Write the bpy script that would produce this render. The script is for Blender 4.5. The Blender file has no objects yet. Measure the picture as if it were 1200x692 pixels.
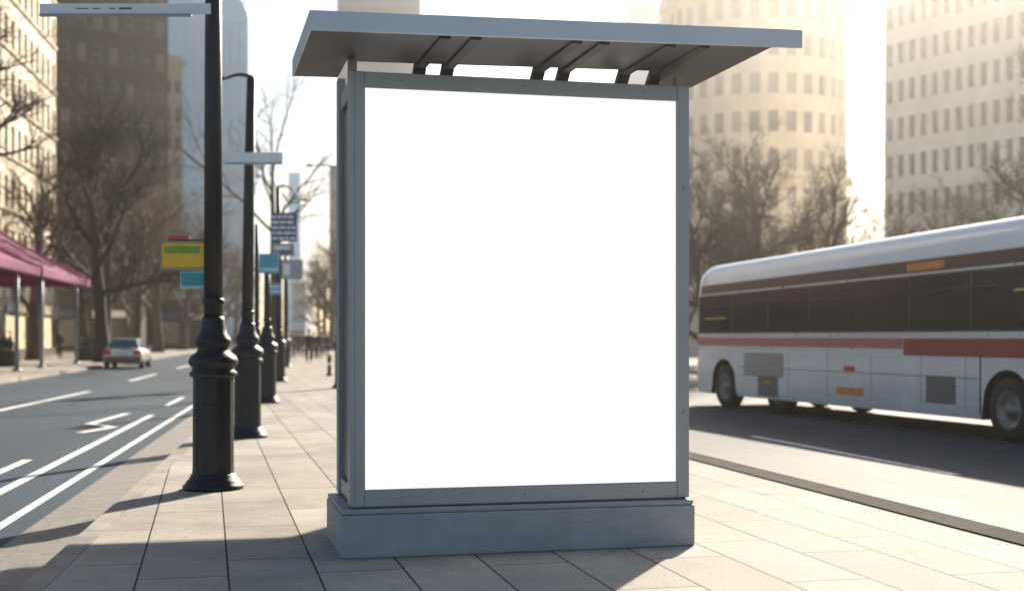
import bpy, bmesh, math, random
from mathutils import Vector, Matrix

R = math.radians
S = bpy.context.scene
COL = S.collection
random.seed(7)

# ------------------------------------------------------------------ camera
EYE = 1.5            # eye height above the pavement
F = 1540.0           # focal length in 1200-wide pixels
cam_d = bpy.data.cameras.new('camera')
cam = bpy.data.objects.new('camera', cam_d)
COL.objects.link(cam)
cam.location = (0, 0, EYE)
cam.rotation_euler = (R(90), 0, 0)
cam_d.sensor_width = 36
cam_d.lens = F / 1200 * 36
cam_d.shift_y = 46 / 1200
cam_d.clip_end = 6000
cam_d.dof.use_dof = True
cam_d.dof.focus_distance = 9.3
cam_d.dof.aperture_fstop = 1.4
S.camera = cam

# ------------------------------------------------------------------ light
SUN_EL, SUN_AZ = 28.0, 21.0      # azimuth: degrees to the right of straight ahead
w = bpy.data.worlds.new('World')
S.world = w
w.use_nodes = True
nt = w.node_tree
bg = nt.nodes['Background']
sky = nt.nodes.new('ShaderNodeTexSky')
sky.sky_type = 'NISHITA'
sky.sun_disc = False
sky.sun_elevation = R(SUN_EL)
sky.sun_rotation = R(SUN_AZ)
sky.air_density = 1.0
sky.dust_density = 1.0
sky.ozone_density = 1.0
nt.links.new(sky.outputs[0], bg.inputs[0])
bg.inputs[1].default_value = 0.05
sd = bpy.data.lights.new('sun', 'SUN')
sd.energy = 5.0
sd.angle = R(1.0)
sd.color = (1.0, 0.88, 0.73)
sun = bpy.data.objects.new('sun', sd)
COL.objects.link(sun)
sun.location = (30, 40, 60)
_v = Vector((math.sin(R(SUN_AZ)) * math.cos(R(SUN_EL)), math.cos(R(SUN_AZ)) * math.cos(R(SUN_EL)), math.sin(R(SUN_EL))))
sun.rotation_euler = _v.to_track_quat('Z', 'Y').to_euler()
S.view_settings.view_transform = 'Standard'
S.view_settings.look = 'None'
S.view_settings.gamma = 1
S.view_settings.exposure = 1.5
HAZE_DENSITY = 0.0008
S.render.engine = 'CYCLES'
S.cycles.volume_bounces = 0
S.cycles.max_bounces = 8
S.cycles.use_denoising = True

# ------------------------------------------------------------------ helpers
def at(px, d, py=None):
    "point at depth d seen in pixel column px (and row py)"
    x = (px - 600) / F * d
    return Vector((x, d, EYE + (392 - py) / F * d)) if py is not None else Vector((x, d, 0))

def mat(name, col, rough=0.6, metal=0.0, spec=0.5, var=0.12, scale=6.0, bump=0.0, bscale=60.0, emit=None, estr=1.0, coat=0.0):
    m = bpy.data.materials.new(name)
    m.use_nodes = True
    n = m.node_tree.nodes
    L = m.node_tree.links
    b = n['Principled BSDF']
    b.inputs['Roughness'].default_value = rough
    b.inputs['Metallic'].default_value = metal
    b.inputs['Specular IOR Level'].default_value = spec
    b.inputs['Coat Weight'].default_value = coat
    c = (*col, 1)
    b.inputs['Base Color'].default_value = c
    tc = n.new('ShaderNodeTexCoord')
    if var > 0:
        no = n.new('ShaderNodeTexNoise')
        no.inputs['Scale'].default_value = scale
        no.inputs['Detail'].default_value = 6
        L.new(tc.outputs['Object'], no.inputs['Vector'])
        cr = n.new('ShaderNodeValToRGB')
        cr.color_ramp.elements[0].position = 0.3
        cr.color_ramp.elements[1].position = 0.7
        cr.color_ramp.elements[0].color = tuple(max(0, v * (1 - var)) for v in col) + (1,)
        cr.color_ramp.elements[1].color = tuple(min(1, v * (1 + var)) for v in col) + (1,)
        L.new(no.outputs['Fac'], cr.inputs['Fac'])
        L.new(cr.outputs['Color'], b.inputs['Base Color'])
        mr = n.new('ShaderNodeMapRange')
        mr.inputs['To Min'].default_value = max(0.03, rough - 0.1)
        mr.inputs['To Max'].default_value = min(1, rough + 0.1)
        L.new(no.outputs['Fac'], mr.inputs['Value'])
        L.new(mr.outputs[0], b.inputs['Roughness'])
    if bump > 0:
        nb = n.new('ShaderNodeTexNoise')
        nb.inputs['Scale'].default_value = bscale
        nb.inputs['Detail'].default_value = 5
        L.new(tc.outputs['Object'], nb.inputs['Vector'])
        bp = n.new('ShaderNodeBump')
        bp.inputs['Strength'].default_value = bump
        bp.inputs['Distance'].default_value = 0.01
        L.new(nb.outputs['Fac'], bp.inputs['Height'])
        L.new(bp.outputs[0], b.inputs['Normal'])
    if emit:
        b.inputs['Emission Color'].default_value = (*emit, 1)
        b.inputs['Emission Strength'].default_value = estr
    return m

class MB:
    "collects shapes for ONE mesh object"
    def __init__(s):
        s.v, s.f, s.mi, s.sm = [], [], [], []
    def face(s, pts, mi=0, smooth=False):
        i = len(s.v)
        s.v += [tuple(p) for p in pts]
        s.f.append(tuple(range(i, i + len(pts))))
        s.mi.append(mi); s.sm.append(smooth)
    def add(s, vs, fs, mi=0, smooth=False):
        i = len(s.v)
        s.v += [tuple(p) for p in vs]
        for f in fs:
            s.f.append(tuple(i + k for k in f)); s.mi.append(mi); s.sm.append(smooth)
    def box(s, x0, y0, z0, x1, y1, z1, mi=0):
        s.hexa([(x0, y0), (x1, y0), (x1, y1), (x0, y1)], z0, z1, mi)
    def hexa(s, poly, z0, z1, mi=0):
        n = len(poly)
        vs = [(p[0], p[1], z0) for p in poly] + [(p[0], p[1], z1) for p in poly]
        fs = [tuple(range(n - 1, -1, -1)), tuple(range(n, 2 * n))]
        fs += [(k, (k + 1) % n, n + (k + 1) % n, n + k) for k in range(n)]
        s.add(vs, fs, mi)
    def obox(s, c, ax, ay, az, mi=0):
        "box from a centre and three half-axis vectors"
        c, ax, ay, az = Vector(c), Vector(ax), Vector(ay), Vector(az)
        vs = [c + sx * ax + sy * ay + sz * az for sz in (-1, 1) for sx, sy in ((-1, -1), (1, -1), (1, 1), (-1, 1))]
        s.add(vs, [(3, 2, 1, 0), (4, 5, 6, 7), (0, 1, 5, 4), (1, 2, 6, 5), (2, 3, 7, 6), (3, 0, 4, 7)], mi)
    def bar(s, a, b, wd, ht, mi=0, up=(0, 0, 1)):
        a, b = Vector(a), Vector(b)
        d = (b - a)
        x = d.normalized()
        y = Vector(up).cross(x)
        if y.length < 1e-4: y = Vector((0, 1, 0))
        y.normalize(); z = x.cross(y)
        s.obox((a + b) / 2, d / 2, y * wd / 2, z * ht / 2, mi)
    def tube(s, pts, rad, n=6, mi=0, smooth=True, caps=True):
        pts = [Vector(p) for p in pts]
        vs, fs = [], []
        side = None
        for i, p in enumerate(pts):
            t = (pts[min(i + 1, len(pts) - 1)] - pts[max(i - 1, 0)])
            if t.length < 1e-9: t = Vector((0, 0, 1))
            t.normalize()
            if side is None:
                side = t.cross(Vector((0.31, 0.92, 0.21)))
            side = side - t * side.dot(t)
            if side.length < 1e-6: side = t.orthogonal()
            side.normalize()
            o = t.cross(side)
            r = rad[i] if hasattr(rad, '__len__') else rad
            for k in range(n):
                a = 2 * math.pi * k / n
                vs.append(p + side * (r * math.cos(a)) + o * (r * math.sin(a)))
        for i in range(len(pts) - 1):
            for k in range(n):
                k2 = (k + 1) % n
                fs.append((i * n + k, i * n + k2, (i + 1) * n + k2, (i + 1) * n + k))
        if caps:
            fs.append(tuple(range(n - 1, -1, -1)))
            m = (len(pts) - 1) * n
            fs.append(tuple(range(m, m + n)))
        s.add(vs, fs, mi, smooth)
    def lathe(s, prof, n=16, c=(0, 0, 0), mi=0, smooth=True, rot=0.0):
        vs, fs = [], []
        for r, z in prof:
            for k in range(n):
                a = 2 * math.pi * k / n + rot
                vs.append((c[0] + r * math.cos(a), c[1] + r * math.sin(a), c[2] + z))
        for i in range(len(prof) - 1):
            for k in range(n):
                k2 = (k + 1) % n
                fs.append((i * n + k, i * n + k2, (i + 1) * n + k2, (i + 1) * n + k))
        fs.append(tuple(range(n - 1, -1, -1)))
        m = (len(prof) - 1) * n
        fs.append(tuple(range(m, m + n)))
        s.add(vs, fs, mi, smooth)
    def ball(s, c, rx, ry, rz, n=10, m=7, mi=0):
        prof = []
        vs, fs = [], []
        for j in range(m + 1):
            ph = math.pi * j / m - math.pi / 2
            for k in range(n):
                a = 2 * math.pi * k / n
                vs.append((c[0] + rx * math.cos(ph) * math.cos(a), c[1] + ry * math.cos(ph) * math.sin(a), c[2] + rz * math.sin(ph)))
        for j in range(m):
            for k in range(n):
                k2 = (k + 1) % n
                fs.append((j * n + k, j * n + k2, (j + 1) * n + k2, (j + 1) * n + k))
        s.add(vs, fs, mi, True)
    def build(s, name, mats, parent=None, bevel=0.0, segs=2):
        me = bpy.data.meshes.new(name)
        me.from_pydata(s.v, [], s.f)
        if not isinstance(mats, (list, tuple)): mats = [mats]
        for m in mats: me.materials.append(m)
        me.polygons.foreach_set('material_index', s.mi)
        me.polygons.foreach_set('use_smooth', s.sm)
        me.update()
        o = bpy.data.objects.new(name, me)
        COL.objects.link(o)
        if parent: o.parent = parent
        if bevel:
            b = o.modifiers.new('edge', 'BEVEL')
            b.width = bevel; b.segments = segs; b.limit_method = 'ANGLE'; b.angle_limit = R(40)
        return o

def tag(o, label=None, cat=None, group=None, kind=None):
    if label: o['label'] = label
    if cat: o['category'] = cat
    if group: o['group'] = group
    if kind: o['kind'] = kind
    return o

def thing(name, label, cat, loc=(0, 0, 0), rz=0.0, group=None):
    o = bpy.data.objects.new(name, None)
    o.empty_display_size = 0.3
    COL.objects.link(o)
    o.location = loc
    o.rotation_euler = (0, 0, rz)
    return tag(o, label, cat, group)

def dup(o, parent=None):
    c = o.copy()
    COL.objects.link(c)
    c.parent = parent
    for ch in list(o.children): dup(ch, c)
    return c

# ------------------------------------------------------------------ materials
M = {}
M['metal'] = mat('painted aluminium', (0.31, 0.33, 0.35), 0.42, 0.35, var=0.06, scale=3, bump=0.02, bscale=200)
M['metal_dark'] = mat('dark aluminium panel', (0.075, 0.09, 0.11), 0.35, 0.3, var=0.08, scale=3)
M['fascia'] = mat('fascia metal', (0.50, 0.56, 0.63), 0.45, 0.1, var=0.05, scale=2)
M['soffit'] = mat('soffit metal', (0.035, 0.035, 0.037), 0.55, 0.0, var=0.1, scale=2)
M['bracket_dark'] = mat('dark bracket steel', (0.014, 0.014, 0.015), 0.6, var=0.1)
M['plinth'] = mat('grey plinth', (0.30, 0.315, 0.335), 0.62, var=0.1, scale=5, bump=0.08, bscale=120)
M['lit'] = mat('backlit white sheet', (0.05, 0.05, 0.05), 0.5, var=0, emit=(1, 1, 1), estr=0.354)
M['iron'] = mat('black cast iron', (0.010, 0.012, 0.014), 0.5, 0.0, var=0.25, scale=9, bump=0.12, bscale=40)
M['white_sign'] = mat('white enamel', (0.72, 0.74, 0.75), 0.4, var=0.05)
M['sign_grey'] = mat('sign edge grey', (0.25, 0.29, 0.32), 0.5, var=0.05)
M['navy'] = mat('navy sign', (0.025, 0.06, 0.15), 0.45, var=0.1)
M['ink'] = mat('dark lettering', (0.05, 0.06, 0.07), 0.5, var=0)
M['yellow'] = mat('yellow sign', (0.83, 0.52, 0.02), 0.45, var=0.1)
M['green'] = mat('green sign', (0.20, 0.36, 0.03), 0.45, var=0.1)
M['pinkred'] = mat('pink red sign', (0.55, 0.06, 0.12), 0.45, var=0.1)
M['teal'] = mat('teal sign', (0.03, 0.33, 0.36), 0.45, var=0.1)
M['teal_light'] = mat('pale teal lettering', (0.35, 0.62, 0.62), 0.45, var=0.05)
M['blue_sign'] = mat('blue sign', (0.07, 0.30, 0.44), 0.45, var=0.1)
M['glass_dark'] = mat('dark window glass', (0.035, 0.035, 0.036), 0.12, var=0.3, scale=1.5)
M['glass_mid'] = mat('window with blind', (0.13, 0.115, 0.10), 0.25, var=0.3, scale=1.5)
M['glass_pale'] = mat('window with pale blind', (0.26, 0.235, 0.20), 0.3, var=0.2, scale=1.5)
M['frame_stone'] = mat('window frame paint', (0.30, 0.27, 0.23), 0.6, var=0.1)
M['cream'] = mat('cream stone', (0.66, 0.57, 0.44), 0.8, var=0.12, scale=0.35, bump=0.1, bscale=4)
M['cream_pale'] = mat('pale limestone', (0.80, 0.74, 0.65), 0.8, var=0.10, scale=0.3, bump=0.1, bscale=4)
M['beige'] = mat('beige brick', (0.42, 0.34, 0.25), 0.85, var=0.15, scale=0.5)
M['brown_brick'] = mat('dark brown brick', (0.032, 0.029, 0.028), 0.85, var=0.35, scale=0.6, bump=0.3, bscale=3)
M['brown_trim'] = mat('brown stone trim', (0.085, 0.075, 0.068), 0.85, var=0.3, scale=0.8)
M['tower_glass'] = mat('pale blue curtain wall', (0.36, 0.60, 0.82), 0.25, 0.0, var=0.08, scale=0.1)
M['tower_line'] = mat('curtain wall mullion', (0.45, 0.52, 0.58), 0.4, var=0.05)
M['tower_grey'] = mat('grey tower cladding', (0.30, 0.33, 0.36), 0.6, var=0.12, scale=0.2)
M['blue_block'] = mat('navy spandrel', (0.035, 0.07, 0.14), 0.3, var=0.15, scale=0.5)
M['white_band'] = mat('white spandrel band', (0.55, 0.58, 0.60), 0.6, var=0.08)
M['bark'] = mat('brown bark', (0.058, 0.043, 0.036), 0.9, var=0.3, scale=5, bump=0.4, bscale=20)
M['bark_dark'] = mat('dark grey bark', (0.040, 0.033, 0.030), 0.9, var=0.3, scale=5, bump=0.4, bscale=20)
M['twig'] = mat('brown twig', (0.080, 0.058, 0.048), 0.9, var=0.25, scale=1)
M['awning'] = mat('magenta canvas', (0.15, 0.009, 0.085), 0.85, var=0.18, scale=1.2, bump=0.1, bscale=10)
M['awning_lit_edge'] = mat('pink lit canvas edge', (0.52, 0.12, 0.20), 0.75, var=0.1)  # light catching the awning edge, put into the colour
M['post_grey'] = mat('grey steel post', (0.16, 0.18, 0.20), 0.45, 0.3, var=0.1)
M['shop_dark'] = mat('dark timber shopfront', (0.028, 0.024, 0.021), 0.6, var=0.3, scale=1)
M['shop_lit'] = mat('warm lit shop glass', (0.45, 0.36, 0.22), 0.3, var=0.35, scale=1.0, emit=(1.0, 0.74, 0.42), estr=0.35)
M['shop_sign'] = mat('cream shop sign board', (0.62, 0.53, 0.38), 0.5, var=0.15)
M['shop_blue'] = mat('blue shop board', (0.03, 0.06, 0.12), 0.5, var=0.15)
M['asphalt_kerb'] = mat('dark granite kerb', (0.040, 0.037, 0.034), 0.95, spec=0.05, var=0.25, scale=4, bump=0.25, bscale=50)
M['kerb_stone'] = mat('worn kerb stone', (0.24, 0.225, 0.205), 0.75, spec=0.2, var=0.25, scale=3, bump=0.25, bscale=50)
M['gutter'] = mat('pale concrete gutter', (0.28, 0.27, 0.25), 0.6, var=0.15, scale=3, bump=0.2, bscale=50)
M['paint'] = mat('worn white road paint', (0.62, 0.63, 0.62), 0.6, var=0.22, scale=7)
M['bus_white'] = mat('white bus paint', (0.66, 0.67, 0.68), 0.25, var=0.06, scale=1.2, coat=0.3)
M['bus_roof'] = mat('white bus roof', (0.76, 0.79, 0.82), 0.22, var=0.04, scale=1.0, coat=0.5)
M['bus_red'] = mat('red bus livery', (0.30, 0.018, 0.022), 0.3, var=0.12, scale=1.5, coat=0.3)
M['bus_pink'] = mat('faded red livery', (0.42, 0.13, 0.13), 0.35, var=0.12, scale=1.5)
M['bus_maroon'] = mat('maroon cove panel', (0.035, 0.006, 0.006), 0.35, var=0.3, scale=1.0)
M['bus_glass'] = mat('tinted bus glass', (0.010, 0.012, 0.012), 0.10, spec=0.22, var=0.3, scale=0.8)
M['bus_seal'] = mat('black rubber seal', (0.012, 0.012, 0.012), 0.6, var=0.1)
M['chrome'] = mat('bright trim', (0.62, 0.64, 0.66), 0.3, 0.7, var=0.05)
M['grey_vent'] = mat('grey grille', (0.13, 0.13, 0.135), 0.55, var=0.1)
M['amber'] = mat('amber lens', (0.62, 0.19, 0.02), 0.25, var=0.1)
M['redlens'] = mat('red lens', (0.62, 0.02, 0.015), 0.2, var=0.1)
M['tyre'] = mat('tyre rubber', (0.016, 0.016, 0.017), 0.75, var=0.2, scale=10, bump=0.2, bscale=60)
M['rim'] = mat('wheel steel', (0.20, 0.20, 0.21), 0.4, 0.6, var=0.15)
M['pole_yellow'] = mat('yellow grab rail', (0.62, 0.48, 0.05), 0.4, var=0.05)
M['car_silver'] = mat('silver car paint', (0.44, 0.46, 0.49), 0.25, 0.6, var=0.05, coat=0.5)
M['car_maroon'] = mat('maroon car paint', (0.10, 0.028, 0.024), 0.3, 0.2, var=0.08, coat=0.5)
M['car_dark'] = mat('dark blue car paint', (0.02, 0.026, 0.04), 0.3, 0.3, var=0.05, coat=0.5)
M['car_glass'] = mat('car glass', (0.05, 0.09, 0.13), 0.06, var=0.1)
M['black_plastic'] = mat('black plastic', (0.015, 0.015, 0.016), 0.5, var=0.1)
M['plate'] = mat('number plate', (0.6, 0.6, 0.58), 0.4, var=0.05)
M['skin'] = mat('skin', (0.42, 0.25, 0.17), 0.55, var=0.05)
M['leaf'] = mat('evergreen leaf', (0.035, 0.055, 0.025), 0.6, var=0.3, scale=8)
M['hair'] = mat('dark hair', (0.025, 0.018, 0.014), 0.6, var=0.2)
M['cloth_black'] = mat('black coat cloth', (0.012, 0.012, 0.014), 0.85, var=0.2)
M['cloth_navy'] = mat('navy coat cloth', (0.02, 0.025, 0.045), 0.85, var=0.2)
M['cloth_brown'] = mat('brown coat cloth', (0.07, 0.045, 0.032), 0.85, var=0.2)
M['cloth_grey'] = mat('grey coat cloth', (0.11, 0.11, 0.115), 0.85, var=0.2)
M['cloth_white'] = mat('pale jacket cloth', (0.50, 0.48, 0.45), 0.85, var=0.1)
M['denim'] = mat('dark denim', (0.025, 0.032, 0.05), 0.85, var=0.2)

def road_material(name, col, rough, sp=0.5):
    m = mat(name, col, rough, spec=sp, var=0.0, bump=0.35, bscale=90)
    n, L = m.node_tree.nodes, m.node_tree.links
    b = n['Principled BSDF']
    tc = n.new('ShaderNodeTexCoord')
    big = n.new('ShaderNodeTexNoise'); big.inputs['Scale'].default_value = 0.35; big.inputs['Detail'].default_value = 7
    mp = n.new('ShaderNodeMapping'); mp.inputs['Scale'].default_value = (1.6, 0.25, 1); mp.inputs['Rotation'].default_value = (0, 0, R(-9))
    fine = n.new('ShaderNodeTexNoise'); fine.inputs['Scale'].default_value = 45; fine.inputs['Detail'].default_value = 3
    L.new(tc.outputs['Object'], mp.inputs[0]); L.new(mp.outputs[0], big.inputs['Vector']); L.new(tc.outputs['Object'], fine.inputs['Vector'])
    ad = n.new('ShaderNodeMath'); ad.operation = 'MULTIPLY_ADD'; ad.inputs[1].default_value = 0.35
    L.new(fine.outputs['Fac'], ad.inputs[0]); L.new(big.outputs['Fac'], ad.inputs[2])
    cr = n.new('ShaderNodeValToRGB')
    cr.color_ramp.elements[0].position = 0.42; cr.color_ramp.elements[1].position = 0.92
    cr.color_ramp.elements[0].color = tuple(v * 0.72 for v in col) + (1,)
    cr.color_ramp.elements[1].color = tuple(v * 1.45 for v in col) + (1,)
    L.new(ad.outputs[0], cr.inputs[0]); L.new(cr.outputs[0], b.inputs['Base Color'])
    mr = n.new('ShaderNodeMapRange'); mr.inputs['To Min'].default_value = rough - 0.12; mr.inputs['To Max'].default_value = rough + 0.12
    L.new(big.outputs['Fac'], mr.inputs['Value']); L.new(mr.outputs[0], b.inputs['Roughness'])
    return m
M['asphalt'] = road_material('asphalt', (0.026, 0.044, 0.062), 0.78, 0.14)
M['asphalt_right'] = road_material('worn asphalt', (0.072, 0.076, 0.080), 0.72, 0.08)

def paving_material():
    m = bpy.data.materials.new('stone paving')
    m.use_nodes = True
    n, L = m.node_tree.nodes, m.node_tree.links
    b = n['Principled BSDF']
    b.inputs['Specular IOR Level'].default_value = 0.04
    tc = n.new('ShaderNodeTexCoord')
    mp = n.new('ShaderNodeMapping')
    mp.inputs['Rotation'].default_value = (0, 0, R(-103.0))
    mp.inputs['Location'].default_value = (0.35, 0.12, 0)
    L.new(tc.outputs['Object'], mp.inputs[0])
    br = n.new('ShaderNodeTexBrick')
    br.inputs['Scale'].default_value = 1.0
    br.inputs['Brick Width'].default_value = 1.55
    br.inputs['Row Height'].default_value = 0.55
    br.inputs['Mortar Size'].default_value = 0.007
    br.inputs['Mortar Smooth'].default_value = 0.15
    br.inputs['Color1'].default_value = (0.40, 0.375, 0.335, 1)
    br.inputs['Color2'].default_value = (0.315, 0.298, 0.27, 1)
    br.inputs['Mortar'].default_value = (0.035, 0.033, 0.03, 1)
    br.offset = 0.37; br.offset_frequency = 2
    L.new(mp.outputs[0], br.inputs['Vector'])
    n1 = n.new('ShaderNodeTexNoise'); n1.inputs['Scale'].default_value = 0.9; n1.inputs['Detail'].default_value = 8; n1.inputs['Roughness'].default_value = 0.65
    n2 = n.new('ShaderNodeTexNoise'); n2.inputs['Scale'].default_value = 38; n2.inputs['Detail'].default_value = 4
    L.new(tc.outputs['Object'], n1.inputs['Vector']); L.new(tc.outputs['Object'], n2.inputs['Vector'])
    r1 = n.new('ShaderNodeMapRange'); r1.inputs['From Min'].default_value = 0.3; r1.inputs['From Max'].default_value = 0.7; r1.inputs['To Min'].default_value = 0.70; r1.inputs['To Max'].default_value = 1.12
    r2 = n.new('ShaderNodeMapRange'); r2.inputs['From Min'].default_value = 0.3; r2.inputs['From Max'].default_value = 0.7; r2.inputs['To Min'].default_value = 0.86; r2.inputs['To Max'].default_value = 1.1
    L.new(n1.outputs['Fac'], r1.inputs['Value']); L.new(n2.outputs['Fac'], r2.inputs['Value'])
    mu = n.new('ShaderNodeMath'); mu.operation = 'MULTIPLY'
    L.new(r1.outputs[0], mu.inputs[0]); L.new(r2.outputs[0], mu.inputs[1])
    mx = n.new('ShaderNodeMix'); mx.data_type = 'RGBA'; mx.blend_type = 'MULTIPLY'; mx.inputs[0].default_value = 1.0
    L.new(br.outputs['Color'], mx.inputs[6]); L.new(mu.outputs[0], mx.inputs[7])
    vo = n.new('ShaderNodeTexVoronoi'); vo.inputs['Scale'].default_value = 2.1; vo.inputs['Randomness'].default_value = 1.0
    L.new(tc.outputs['Object'], vo.inputs['Vector'])
    gs = n.new('ShaderNodeMapRange'); gs.inputs['From Min'].default_value = 0.035; gs.inputs['From Max'].default_value = 0.055; gs.inputs['To Min'].default_value = 0.62; gs.inputs['To Max'].default_value = 1.0
    L.new(vo.outputs['Distance'], gs.inputs['Value'])
    n3 = n.new('ShaderNodeTexNoise'); n3.inputs['Scale'].default_value = 0.55; n3.inputs['Detail'].default_value = 10; n3.inputs['Roughness'].default_value = 0.7; n3.inputs['Distortion'].default_value = 1.5
    L.new(tc.outputs['Object'], n3.inputs['Vector'])
    st = n.new('ShaderNodeMapRange'); st.inputs['From Min'].default_value = 0.56; st.inputs['From Max'].default_value = 0.68; st.inputs['To Min'].default_value = 1.0; st.inputs['To Max'].default_value = 0.78
    L.new(n3.outputs['Fac'], st.inputs['Value'])
    m2 = n.new('ShaderNodeMath'); m2.operation = 'MULTIPLY'; L.new(gs.outputs[0], m2.inputs[0]); L.new(st.outputs[0], m2.inputs[1])
    mx2 = n.new('ShaderNodeMix'); mx2.data_type = 'RGBA'; mx2.blend_type = 'MULTIPLY'; mx2.inputs[0].default_value = 1.0
    L.new(mx.outputs[2], mx2.inputs[6]); L.new(m2.outputs[0], mx2.inputs[7])
    L.new(mx2.outputs[2], b.inputs['Base Color'])
    rr = n.new('ShaderNodeMapRange'); rr.inputs['To Min'].default_value = 0.62; rr.inputs['To Max'].default_value = 0.9
    L.new(n1.outputs['Fac'], rr.inputs['Value']); L.new(rr.outputs[0], b.inputs['Roughness'])
    bp = n.new('ShaderNodeBump'); bp.inputs['Strength'].default_value = 0.35; bp.inputs['Distance'].default_value = 0.008
    sb = n.new('ShaderNodeMath'); sb.operation = 'MULTIPLY_ADD'; sb.inputs[1].default_value = 0.25
    iv = n.new('ShaderNodeMath'); iv.operation = 'SUBTRACT'; iv.inputs[0].default_value = 1.0
    L.new(br.outputs['Fac'], iv.inputs[1]); L.new(n2.outputs['Fac'], sb.inputs[0]); L.new(iv.outputs[0], sb.inputs[2])
    L.new(sb.outputs[0], bp.inputs['Height']); L.new(bp.outputs[0], b.inputs['Normal'])
    return m
M['paving'] = paving_material()

def kerb_joints(m, ang, length):
    n, L = m.node_tree.nodes, m.node_tree.links
    b = n['Principled BSDF']
    src = b.inputs['Base Color'].links[0].from_socket
    tc = n.new('ShaderNodeTexCoord'); mp = n.new('ShaderNodeMapping'); mp.inputs['Rotation'].default_value = (0, 0, R(ang))
    mp.inputs['Location'].default_value = (0, 400, 0)
    L.new(tc.outputs['Object'], mp.inputs[0])
    br = n.new('ShaderNodeTexBrick'); br.inputs['Scale'].default_value = 1; br.inputs['Brick Width'].default_value = length; br.inputs['Row Height'].default_value = 1000
    br.inputs['Mortar Size'].default_value = 0.008
    br.inputs['Color1'].default_value = (1.15, 1.15, 1.15, 1); br.inputs['Color2'].default_value = (.8, .8, .8, 1); br.inputs['Mortar'].default_value = (.25, .25, .25, 1)
    L.new(mp.outputs[0], br.inputs['Vector'])
    mx = n.new('ShaderNodeMix'); mx.data_type = 'RGBA'; mx.blend_type = 'MULTIPLY'; mx.inputs[0].default_value = 1.0
    L.new(src, mx.inputs[6]); L.new(br.outputs['Color'], mx.inputs[7]); L.new(mx.outputs[2], b.inputs['Base Color'])
kerb_joints(M['asphalt_kerb'], -102.9, 0.95)
kerb_joints(M['kerb_stone'], -98.9, 1.1)

def cobble_material():
    m = mat('brown gutter setts', (0.15, 0.135, 0.12), 0.7, var=0)
    n, L = m.node_tree.nodes, m.node_tree.links
    b = n['Principled BSDF']
    tc = n.new('ShaderNodeTexCoord')
    mp = n.new('ShaderNodeMapping'); mp.inputs['Rotation'].default_value = (0, 0, R(-8.9))
    L.new(tc.outputs['Object'], mp.inputs[0])
    br = n.new('ShaderNodeTexBrick')
    br.inputs['Scale'].default_value = 1; br.inputs['Brick Width'].default_value = 0.24; br.inputs['Row Height'].default_value = 0.15
    br.inputs['Mortar Size'].default_value = 0.012
    br.inputs['Color1'].default_value = (0.165, 0.152, 0.135, 1); br.inputs['Color2'].default_value = (0.13, 0.12, 0.11, 1); br.inputs['Mortar'].default_value = (0.115, 0.107, 0.098, 1)
    L.new(mp.outputs[0], br.inputs['Vector'])
    L.new(br.outputs['Color'], b.inputs['Base Color'])
    return m
M['setts'] = cobble_material()

# ------------------------------------------------------------------ ground, roads, pavements
ROAD = -0.12
def lx(d, off=0.0):            # x of a line running along the left street, off metres left of the pavement edge
    return -1.71 - 0.156 * d - off
RK = [(-6, 7.60), (7, 4.53), (9.91, 3.86), (16.7, 2.30), (30, -0.70), (45, -3.1), (160, -14.6), (520, -50.6)]   # right pavement edge (d, x)
def rx(d):
    for (a, xa), (b, xb) in zip(RK, RK[1:]):
        if d <= b: return xa + (xb - xa) * (d - a) / (b - a)
    return RK[-1][1]
ds = [-6, 2, 7, 9.91, 13, 16.7, 22, 30, 45, 80, 120, 160, 280]

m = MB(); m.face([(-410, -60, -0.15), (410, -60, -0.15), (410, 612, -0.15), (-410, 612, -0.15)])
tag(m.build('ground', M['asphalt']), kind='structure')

def strip(name, fa, fb, z, material, thick=0.0, d_list=ds):
    m = MB()
    if thick:
        poly = [(fa(d), d) for d in d_list] + [(fb(d), d) for d in reversed(d_list)]
        for a, b in zip(d_list, d_list[1:]):
            m.face([(fa(a), a, z), (fb(a), a, z), (fb(b), b, z), (fa(b), b, z)])
            m.face([(fa(b), b, z - thick), (fa(a), a, z - thick), (fa(a), a, z), (fa(b), b, z)])
            m.face([(fb(a), a, z - thick), (fb(b), b, z - thick), (fb(b), b, z), (fb(a), a, z)])
        a = d_list[0]
        m.face([(fa(a), a, z - thick), (fb(a), a, z - thick), (fb(a), a, z), (fa(a), a, z)])
    else:
        for a, b in zip(d_list, d_list[1:]):
            m.face([(fa(a), a, z), (fb(a), a, z), (fb(b), b, z), (fa(b), b, z)])
    o = m.build(name, material)
    tag(o, kind='structure')
    return o
strip('pavement', lambda d: lx(d, -0.16), lambda d: rx(d) - 0.36, 0.0, M['paving'], 0.15)
strip('left_kerb', lambda d: lx(d, 0.0), lambda d: lx(d, -0.157), 0.004, M['kerb_stone'], 0.15)
strip('right_kerb', lambda d: rx(d) - 0.357, lambda d: rx(d), 0.012, M['asphalt_kerb'], 0.16)
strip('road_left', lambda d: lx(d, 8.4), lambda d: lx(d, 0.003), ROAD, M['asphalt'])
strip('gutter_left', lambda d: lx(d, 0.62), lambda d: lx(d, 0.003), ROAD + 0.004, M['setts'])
strip('road_right', lambda d: rx(d) + 0.003, lambda d: rx(d) + 12.0, ROAD, M['asphalt_right'])
strip('gutter_right', lambda d: rx(d) + 0.003, lambda d: rx(d) + 0.24, ROAD + 0.075, M['gutter'], 0.09)
strip('far_pavement_left', lambda d: lx(d, 40), lambda d: lx(d, 8.4), 0.0, M['paving'], 0.15)
strip('far_pavement_right', lambda d: rx(d) + 12.0, lambda d: rx(d) + 60, 0.0, M['paving'], 0.15)

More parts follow.
